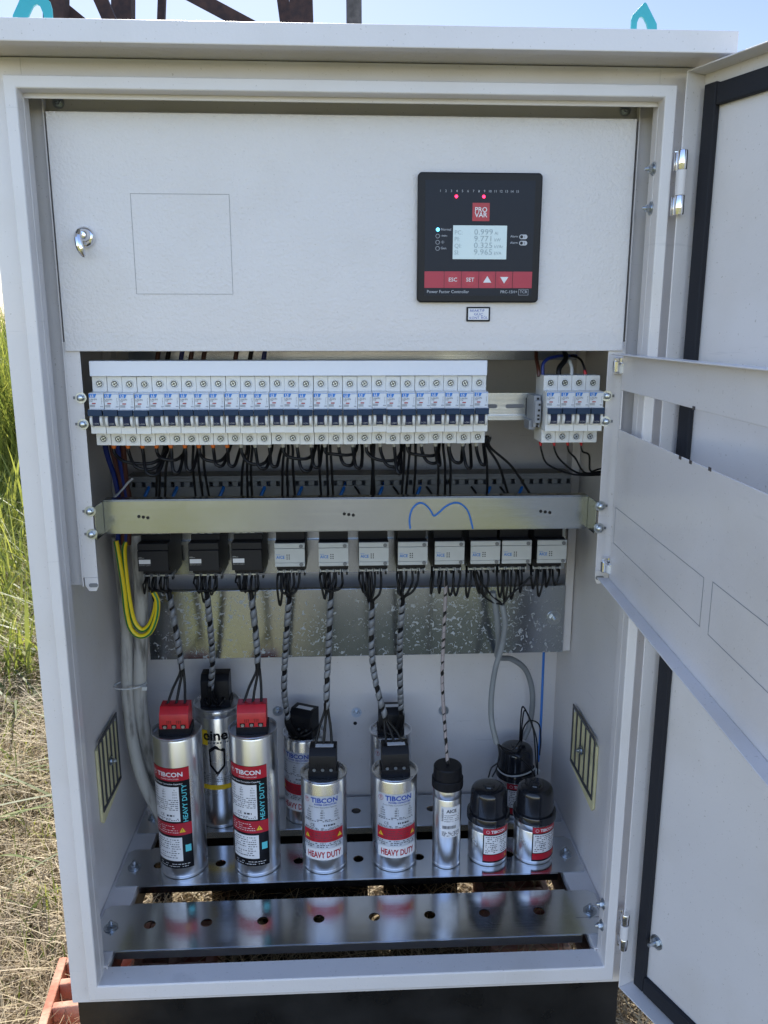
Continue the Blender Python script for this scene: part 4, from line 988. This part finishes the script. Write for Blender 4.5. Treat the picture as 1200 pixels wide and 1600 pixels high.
# loops that return up below each contactor
for ci in range(11):
    nl = [3, 3, 3, 2, 2, 2, 1, 4, 3, 4, 4][ci]
    for k in range(nl):
        x = cx[ci]-.020+k*.0115+(0 if ci < 7 else -.002); s0 = Vector((x, .278, CZ[ci]+.005)); dz = (.026 if ci < 3 else .034)+J(.011); wd = .0055+J(.0035); lx = J(.004)
        if ci >= 7 and k == 3: dz *= .75
        wire([s0, s0+Vector((-.002, -.013, -.012)), s0+Vector((-.0015+lx*.6, -.016, -dz*.75)), s0+Vector((wd*.4+lx, -.014+J(.004), -dz-.010)), s0+Vector((wd+.001+lx*.7, -.012+J(.004), -dz*.65)), s0+Vector((wd+.001, -.004, 0))], .0014 if ci < 3 else .0018, WIREBK, f'black wire loop hanging under the {ORD[ci]} contactor from the left', 'wire', f'loops under the {ORD[ci]} contactor', n=6)
    # tails above
    if ci >= 8: continue
for ci in range(3):
    for k in range(3):
        x = cx[ci]-.0165+k*.0112+.004; s0 = Vector((x, .262, CZ[ci]+.073))
        wire([s0, s0+Vector((.001, -.006, .008)), s0+Vector((-.0005, -.006, .018)), s0+Vector((-.002, 0, .028))], .0016, ZIPW, f'short white wire on top of the {["first", "second", "third"][ci]} black contactor', 'wire', f'white wires on the {["first", "second", "third"][ci]} black contactor', n=4)
# slim sleeve to the slim capacitor
pts = [P(697, 905, .262), P(693, 1000, .255), P(691, 1060, .250), P(694, 1120, .245), P(698, 1175, .236), P(700, 1196, .232)]
e = empty('spiral_cable', tuple(pts[0])); tag(e, 'thin pinkish grey wrapped cable running down to the slim capacitor', 'cable', 'spiral wrapped cables'); L = pts[0]
g = G(); g.tube([p-L for p in spline(pts, 8)], .0022, 8); g.obj('wire_bundle', WIREBK, e, 0, 60)
g = G(); helix([p-L for p in pts], .0030, .0118, .0140, g); g.obj('spiral_wrap', PINKW, e, 0, 60)
# grey cables to the small capacitors
wire([P(785, 945, .262), P(789, 975, .262), P(784, 1010, .268), P(774, 1045, .272), P(768, 1085, .275), P(768, 1125, .275), P(776, 1162, .270)], .0046, GREYCAB, 'grey cable in front of the flecked plate, curving down to the short front capacitors', 'cable')
wire([P(770, 925, .262), P(776, 960, .27), P(779, 1000, .29), P(778, 1026, .34), P(800, 1030, .370), P(822, 1048, .385), P(832, 1085, .388), P(828, 1130, .386), P(818, 1155, .380)], .0050, GREYCAB, 'grey cable passing behind the flecked plate and bowing down to the back short capacitor', 'cable')
wire([P(850, 1012, .372), P(848, 1060, .368), P(846, 1110, .360), P(844, 1150, .352), P(841, 1190, .345)], .0023, BLUEW, 'single bright blue wire hanging at the right beside the back capacitor', 'wire')
for k, (pp, lab) in enumerate((([(742, 893), (746, 912), (755, 930), (770, 941), (785, 944)], 'thin black wire sagging from the ninth contactor to the grey cable'), ([(745, 893), (752, 910), (768, 930), (783, 942)], 'thin black wire slanting down right to the top of the grey cable'), ([(832, 898), (815, 915), (797, 930), (786, 944)], 'thin black wire slanting down left from the tenth contactor to the grey cable'))):
    wire([P(x, y, .262-.002*k) for x, y in pp], .0017, WIREBK, lab, 'wire')
thin = [([(776, 1160, .268), (781, 1172, .262), (779, 1190, .250), (768, 1200, .245), (763, 1215, .243)], 'thin black wire looping from the grey cable to the dome beside the slim capacitor'),
        ([(778, 1162, .268), (780, 1180, .262), (776, 1200, .250), (769, 1214, .243)], 'thin black wire dropping straight onto the dome beside the slim capacitor'),
        ([(778, 1161, .270), (790, 1175, .285), (812, 1185, .290), (828, 1200, .262), (836, 1213, .243)], 'thin black wire crossing over to the rightmost front dome'),
        ([(812, 1158, .372), (814, 1120, .350), (817, 1104, .340), (826, 1120, .335), (834, 1145, .330), (838, 1200, .30)], 'thin black wire arching high above the back capacitor'),
        ([(814, 1158, .372), (816, 1130, .345), (820, 1110, .335), (830, 1128, .320), (839, 1160, .30), (840, 1210, .250)], 'thin black wire arching above the back capacitor down to the rightmost dome'),
        ([(815, 1160, .372), (818, 1138, .355), (828, 1126, .340), (842, 1132, .335), (845, 1155, .335), (843, 1180, .335)], 'thin black wire in a low arch right of the back capacitor'),
        ([(776, 1160, .270), (786, 1168, .290), (800, 1172, .325), (812, 1158, .365)], 'thin black wire from the grey cable to the back dome')]
for pp, lab in thin: wire([P(*q) for q in pp], .0013, WIREBK, lab, 'wire')
# zip ties
g = G(); c = (.2960, .3700); z = .150-.0; pts = [Vector((c[0]+.0352*sin(a), c[1]-.0352*cos(a), .1195+.0035*sin(a*2))) for a in [i*2*pi/30 for i in range(31)]]
g.tube(pts, .0013, 6); g.box(c[0]+.030, c[0]+.038, c[1]-.028, c[1]-.021, .117, .123)
tag(g.obj('zip_tie', ZIPW, None, 0, 50, loc=(c[0], c[1], .1195)), 'white zip tie round the black dome of the back short capacitor', 'zip tie')
# thick old cables and earth wire at the left
wire([P(184, 838, .300), P(188, 880, .300), P(196, 950, .300), P(199, 1020, .296), P(200, 1090, .290), P(206, 1150, .282), P(222, 1215, .275), P(250, 1275, .285), P(262, 1310, .31)], .0098, OLDCABLE, 'thick dirty grey cable along the left wall, the outer one of two', 'cable', n=8, seg=16)
wire([P(213, 835, .285), P(218, 880, .285), P(221, 950, .288), P(220, 1020, .290), P(219, 1090, .292), P(227, 1150, .295), P(240, 1205, .305), P(262, 1255, .33), P(275, 1290, .36)], .0108, OLDCABLE, 'thick dirty grey cable along the left wall, the inner one beside the red-topped capacitor', 'cable', n=8, seg=16)
for pp, y0, lab in (([(181, 845), (187, 880), (193, 920), (197, 955), (204, 982), (218, 994), (234, 988), (244, 965), (246, 940), (240, 925)], .262, 'yellow and green earth wire in a U bend, the outer strand'), ([(198, 842), (194, 860), (197, 900), (203, 945), (210, 972), (222, 984), (234, 976), (242, 955), (244, 935), (238, 922)], .268, 'yellow and green earth wire in a U bend, the inner strand')):
    wire([P(x, y, y0) for x, y in pp], .0041, EARTH, lab, 'earth wire', n=7, seg=16, uv=True)
g = G(); a = P(203, 1071, .283); pts = [a+Vector((.026*sin(t), -.018*cos(t)+.004, .002*sin(t))) for t in [i*2*pi/24 for i in range(25)]]; g.tube(pts, .0014, 6); g.box(a.x+.022, a.x+.030, a.y-.014, a.y-.008, a.z-.003, a.z+.003)
tag(g.obj('zip_tie', ZIPW, None, 0, 50, loc=tuple(a)), 'white zip tie round the two thick cables at the left', 'zip tie')
wire([P(178, 778, .200), P(192, 764, .196), P(200, 754, .19), P(207, 748, .185)], .0015, ZIPW, 'loose white zip tie end sticking up beside the blue and brown wires', 'zip tie', name='zip_tie')
# ================================================================ THINGS ON TOP AND BEHIND
def lug(x, label):
    g = G(); z0 = 1.186
    out = [(-.0150, -.026), (-.0152, .006), (-.0140, .0105), (-.0015, .0235), (.0005, .0240), (.0022, .0225), (.0160, .0010), (.0190, -.026)]
    inn = [(-.0085, -.026), (-.0082, .002), (-.0060, .0075), (-.0035, .0085), (-.0005, .0070), (.0035, .0010), (.0060, -.006), (.0068, -.026)]
    n = len(out)
    for y in (-.002, .002):
        g.v += [(p[0], y, p[1]) for p in out]+[(p[0], y, p[1]) for p in inn]
    for i in range(n-1):
        g.face([i, i+1, n+i+1, n+i]); g.face([2*n+i+1, 2*n+i, 3*n+i, 3*n+i+1]); g.face([i+1, i, 2*n+i, 2*n+i+1]); g.face([n+i, n+i+1, 3*n+i+1, 3*n+i])
    g.v = [tuple(Vector(v)*.9) for v in g.v]
    o = g.obj('lifting_lug', TEAL, None, .0004, 30); o.location = (x, .020, 1.2075); tag(o, label, 'lifting lug', 'teal lifting lugs on the roof'); return o
l1 = lug(P(1005, 40, .02).x, 'small teal lifting lug on the right end of the cabinet roof')
l2 = lug(P(52, 20, .02).x, 'teal lifting lug on the left end of the cabinet roof, cut by the photo edge'); l2.scale = (-1.45, 1, 1.6); l2.location.z = 1.2035
# lattice tower
TF = 4.0
tw = empty('lattice_tower', (-2.0, 12.0, -.25)); tag(tw, 'rusty brown steel lattice tower behind the cabinet roof', 'tower')
def bar(name, a, b, w_, m=RUST, parent=tw, flat=False):
    a, b = Vector(a), Vector(b); t = (b-a).normalized(); y = Vector((0, 1, 0)); x = y.cross(t).normalized(); off = parent.location if parent else Vector()
    g = G(); n = 0
    for (u0, u1, v0, v1) in (((-w_/2, w_/2, 0, w_*.1), (-w_/2, -w_/2+w_*.1, w_*.1+.0004, w_*.9))):
        k = len(g.v)
        for p in (a, b):
            for (u, v) in ((u0, v0), (u1, v0), (u1, v1), (u0, v1)): g.v.append(tuple(p+x*u+Vector((0, 1, 0))*v-off))
        for q in ((0,1,2,3), (7,6,5,4), (0,4,5,1), (1,5,6,2), (2,6,7,3), (3,7,4,0)): g.face([k+i for i in q])
    return g.obj(name, m, parent, .001)
def ray3(px, py, y=3.0): return P(px, py, y)
def ext(p, q, z): t = (z-p.z)/(q.z-p.z); return p+(q-p)*t
for name, a, b_, w_, y in (('leg', (83, 0), (83, 26), .088, 3.0), ('leg', (189, 0), (189, 26), .082, 3.6), ('leg', (470, 0), (471, 30), .100, 3.0), ('leg', (252, 0), (251, 28), .030, 3.9), ('leg', (442, 0), (446, 30), .050, 3.7)):
    k = (TF*y+.937)/(y+.937); y *= TF; A, B_ = P(*a, y), P(*b_, y); bar(name, ext(A, B_, 7.6), ext(A, B_, -.25), w_*k*(y/TF/3.0))
for a, b_, w_, y in (((148, -20), (170, 30), .058, 3.1), ((92, 5), (125, 32), .045, 3.1), ((300, -8), (386, 38), .060, 3.1), ((60, -60), (20, 40), .03, 3.4)):
    k = (TF*y+.937)/(y+.937); y *= TF; A, B_ = P(*a, y), P(*b_, y); L_ = (B_-A); bar('brace', A-L_*1.5, B_+L_*1.2, w_*k)
g = G(); A = P(553, 0, 13.0); g.lathe([(.128, 0), (.118, 7.4)], (0, 0, 0), 'z', 8); o = g.obj('pole', POLEG, None, 0, 20); o.location = (A.x, 13.0, -.25); tag(o, 'grey weathered post standing behind the roof, right of the lattice tower', 'post')
# ================================================================ GROUND, GRASS, BRICKS
GZ = -.24
def ground_mat():
    m = bpy.data.materials.new('straw ground'); m.use_nodes = True; t = m.node_tree; b = t.nodes['Principled BSDF']; b.inputs['Roughness'].default_value = .9
    tc = t.nodes.new('ShaderNodeTexCoord')
    n1 = t.nodes.new('ShaderNodeTexNoise'); n1.inputs['Scale'].default_value = 1.1; n1.inputs['Detail'].default_value = 6; t.links.new(tc.outputs['Object'], n1.inputs['Vector'])
    n2 = t.nodes.new('ShaderNodeTexNoise'); n2.inputs['Scale'].default_value = 40; n2.inputs['Detail'].default_value = 8; t.links.new(tc.outputs['Object'], n2.inputs['Vector'])
    r1 = t.nodes.new('ShaderNodeValToRGB'); t.links.new(n1.outputs[0], r1.inputs[0]); r1.color_ramp.elements[0].position = .38; r1.color_ramp.elements[1].position = .60
    r1.color_ramp.elements[0].color = (.24, .21, .085, 1); r1.color_ramp.elements[1].color = (.21, .22, .045, 1)
    r2 = t.nodes.new('ShaderNodeValToRGB'); t.links.new(n2.outputs[0], r2.inputs[0]); r2.color_ramp.elements[0].position = .3; r2.color_ramp.elements[1].position = .7; r2.color_ramp.elements[0].color = (.35, .35, .35, 1)
    mx = t.nodes.new('ShaderNodeMix'); mx.data_type = 'RGBA'; mx.blend_type = 'MULTIPLY'; mx.inputs['Factor'].default_value = 1; t.links.new(r1.outputs[0], mx.inputs['A']); t.links.new(r2.outputs[0], mx.inputs['B'])
    sp = t.nodes.new('ShaderNodeSeparateXYZ'); t.links.new(tc.outputs['Object'], sp.inputs[0])
    ab = t.nodes.new('ShaderNodeMath'); ab.operation = 'ABSOLUTE'; t.links.new(sp.outputs[0], ab.inputs[0])
    ns = t.nodes.new('ShaderNodeMath'); ns.operation = 'MULTIPLY_ADD'; t.links.new(n1.outputs[0], ns.inputs[0]); ns.inputs[1].default_value = .5; t.links.new(ab.outputs[0], ns.inputs[2])
    rr = t.nodes.new('ShaderNodeMapRange'); t.links.new(ns.outputs[0], rr.inputs[0]); rr.inputs[1].default_value = .65; rr.inputs[2].default_value = .95
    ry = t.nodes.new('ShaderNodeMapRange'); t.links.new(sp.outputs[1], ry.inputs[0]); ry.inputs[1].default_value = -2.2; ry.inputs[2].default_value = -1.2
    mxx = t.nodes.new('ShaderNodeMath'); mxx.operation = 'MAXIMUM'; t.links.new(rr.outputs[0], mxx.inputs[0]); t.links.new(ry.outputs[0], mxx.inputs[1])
    m3 = t.nodes.new('ShaderNodeMix'); m3.data_type = 'RGBA'; t.links.new(mxx.outputs[0], m3.inputs['Factor']); m3.inputs['A'].default_value = (.13, .125, .115, 1); t.links.new(mx.outputs['Result'], m3.inputs['B'])  # grey strip of ground behind the camera, added for its reflection in the steel
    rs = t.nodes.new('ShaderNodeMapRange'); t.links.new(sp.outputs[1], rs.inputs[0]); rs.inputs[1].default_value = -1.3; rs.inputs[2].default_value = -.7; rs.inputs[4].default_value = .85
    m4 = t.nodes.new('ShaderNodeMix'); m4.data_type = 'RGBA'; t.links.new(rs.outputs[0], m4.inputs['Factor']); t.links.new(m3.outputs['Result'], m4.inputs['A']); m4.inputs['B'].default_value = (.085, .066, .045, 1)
    t.links.new(m4.outputs['Result'], b.inputs['Base Color'])
    bp = t.nodes.new('ShaderNodeBump'); bp.inputs['Distance'].default_value = .02; t.links.new(n2.outputs[0], bp.inputs['Height']); t.links.new(bp.outputs[0], b.inputs['Normal']); return m
g = G(); N = 40
def gh(x, y): return GZ + .02*sin(x*3.1+y*1.7)+.015*sin(x*7.3-y*5.1)
xs = [-600, -200, -60, -20, -8]+[-5+.25*i for i in range(41)]+[8, 20, 60, 200, 600]
for y in xs:
    for x in xs: g.v.append((x, y, gh(x, y) if abs(x) < 6 and abs(y) < 6 else GZ))
K = len(xs)
for j in range(K-1):
    for i in range(K-1): g.face([j*K+i, j*K+i+1, (j+1)*K+i+1, (j+1)*K+i])
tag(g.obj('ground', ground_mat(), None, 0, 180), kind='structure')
def grass_mat(name, ca, cb):
    m = bpy.data.materials.new(name); m.use_nodes = True; t = m.node_tree; b = t.nodes['Principled BSDF']; b.inputs['Roughness'].default_value = .55
    gi = t.nodes.new('ShaderNodeAttribute'); gi.attribute_name = 'tone'; r = t.nodes.new('ShaderNodeValToRGB'); t.links.new(gi.outputs['Fac'], r.inputs[0])
    r.color_ramp.elements[0].color = (*ca, 1); r.color_ramp.elements[1].color = (*cb, 1); t.links.new(r.outputs[0], b.inputs['Base Color'])
    tr = t.nodes.new('ShaderNodeBsdfTranslucent'); t.links.new(r.outputs[0], tr.inputs['Color']); ms = t.nodes.new('ShaderNodeMixShader'); ms.inputs[0].default_value = .45
    t.links.new(b.outputs[0], ms.inputs[1]); t.links.new(tr.outputs[0], ms.inputs[2]); t.links.new(ms.outputs[0], t.nodes['Material Output'].inputs[0]); return m
def blades(name, label, cat, spots, m, hfun, wfun, lean, seg=4, seed=1):
    rn = random.Random(seed); V = []; F = []; T = []
    for (x, y) in spots:
        h = hfun(rn, x, y); w_ = wfun(rn); a = rn.uniform(0, 2*pi); le = lean(rn)*h; z = gh(x, y)-.01; k0 = len(V); sd_ = Vector((cos(a+1.57+rn.uniform(-.6, .6)), sin(a+1.57), 0)); zz = rn.uniform(0, .03); cu = rn.uniform(1.4, 2.4); tone = rn.random()*(.72+.28*sin(x*9+1.3*y)*cos(y*7-x*2))
        for s in range(seg+1):
            t = s/seg; c = Vector((x+cos(a)*le*t**cu, y+sin(a)*le*t**cu, z+zz+max(h*h-le*le*.5, .0001)**.5*t*(1-.25*t*min(1, le/h)))); w2 = w_*(1-t)**.7+.0003
            V += [tuple(c-sd_*w2), tuple(c+sd_*w2)]
        for s in range(seg): F.append([k0+2*s, k0+2*s+1, k0+2*s+3, k0+2*s+2]); T.append(tone)
    me = bpy.data.meshes.new(name); me.from_pydata(V, [], F); me.materials.append(m); at = me.attributes.new('tone', 'FLOAT', 'FACE'); at.data.foreach_set('value', T); me.shade_smooth()
    o = bpy.data.objects.new(name, me); COL.objects.link(o); tag(o, label, cat, None, 'stuff'); return o
rn = random.Random(11)
STRAW = grass_mat('dry straw blades', (.17, .115, .06), (.82, .70, .46)); GREEN = grass_mat('green grass blades', (.11, .15, .025), (.50, .50, .10)); DARKG = grass_mat('coarse green blades', (.07, .10, .035), (.16, .20, .06))
def ok(x, y): return not (-.375 < x < .37 and .02 < y < .43 and False)
sp1 = []
while len(sp1) < 46000:
    y = -.3+rn.random()**1.5*4.6; x = -.35-rn.random()*(.6+.55*max(0, y+.4)); sp1.append((x, y))
for _ in range(14000): sp1.append((rn.uniform(-.55, .95), rn.uniform(-.25, 1.4)))
blades('dry_grass', 'dry straw coloured grass lying in a mat left of and under the cabinet', 'dry grass', sp1, STRAW, lambda r, x, y: r.uniform(.05, .20), lambda r: r.uniform(.0008, .0020), lambda r: r.uniform(.75, 1.35), 5, 2)
sp2 = []
for _ in range(4200): y = .2+rn.random()*4.2; sp2.append((-.45-rn.random()*(.45+.5*y), y))
blades('green_grass', 'fresh green grass blades growing up through the straw left of the cabinet', 'grass', sp2, GREEN, lambda r, x, y: r.uniform(.05, .16)*(1 if y < 1.6 else 1.5), lambda r: r.uniform(.0012, .0026), lambda r: r.uniform(.2, .9), 4, 3)
sp3 = []
for _ in range(15000): y = 4.4+rn.random()**1.3*5; sp3.append((-.45*y-rn.random()*(.4+.5*y)+.35, y))
blades('tall_green_grass', 'tall bright green reedy grass standing behind the cabinet at the left', 'grass', sp3, GREEN, lambda r, x, y: r.uniform(.6, 1.5)*(.80+.05*min(y, 8)), lambda r: r.uniform(.004, .009), lambda r: r.uniform(.1, .8), 6, 4)
sp5 = []
for _ in range(9000): y = 1.5+rn.random()**.8*3.6; sp5.append((-.40*y-rn.random()*(.5+.5*y)+.15, y))
blades('weedy_grass', 'knee high mixed green and yellowing grass between the straw and the tall reeds', 'grass', sp5, GREEN, lambda r, x, y: r.uniform(.10, .24)*(.35+.42*y)*r.choice((.7, 1, 1, 1.5)), lambda r: r.choice((.0018, .003, .005, .010)), lambda r: r.uniform(.1, 1.1), 6, 8)
sp4 = [(rn.uniform(-1.15, -.46), rn.uniform(.2, 1.9)) for _ in range(110)]
blades('broad_grass', 'broad dark green grass leaves among the straw at the left', 'grass', sp4, DARKG, lambda r, x, y: r.uniform(.15, .42), lambda r: r.uniform(.005, .010), lambda r: r.uniform(.8, 1.2), 9, 5)
BRICK = mat('hollow red brick', (.56, .36, .26), .9, col2=(.36, .13, .08), vscale=18, bump=.6, bscale=120, bdist=.003)
BRICKIN = mat('brick hollow clay', (.36, .06, .03), .9)
def brick(loc, rot, label, nx=2, ny=4, w_=.135, l_=.20, h_=.19):
    """hollow brick standing on end: the cells open upwards"""
    r = empty('hollow_brick', loc); r.rotation_euler.z = rot; tag(r, label, 'brick', 'hollow bricks under the cabinet'); t = .013
    g = G(); cwx = (w_-t*(nx+1))/nx; cwy = (l_-t*(ny+1))/ny
    for i in range(nx+1): x = -w_/2+i*(cwx+t); g.box(x, x+t, 0, l_, 0, h_)
    for i in range(nx):
        x = -w_/2+t+i*(cwx+t)
        for j in range(ny+1): y = j*(cwy+t); g.box(x+.0002, x+cwx-.0002, y, y+t, 0, h_-.0003)
    g.obj('clay_body', BRICK, r, .002)
    g = G()
    for i in range(nx):
        for j in range(ny): x = -w_/2+t+i*(cwx+t); y = t+j*(cwy+t); g.box(x+.0004, x+cwx-.0004, y+.0004, y+cwy-.0004, .001, h_-.030)
    g.obj('cell_floor', BRICKIN, r); return r
brick((-.398, .035, GZ-.075), .10, 'hollow red brick with open cells sunlit at the lower left corner of the cabinet')
brick((-.300, .160, GZ-.085), .0, 'hollow red brick carrying the plinth, seen dark through the floor opening at left')
brick((.300, .220, GZ-.085), .0, 'hollow red brick carrying the plinth at the right under the floor opening')
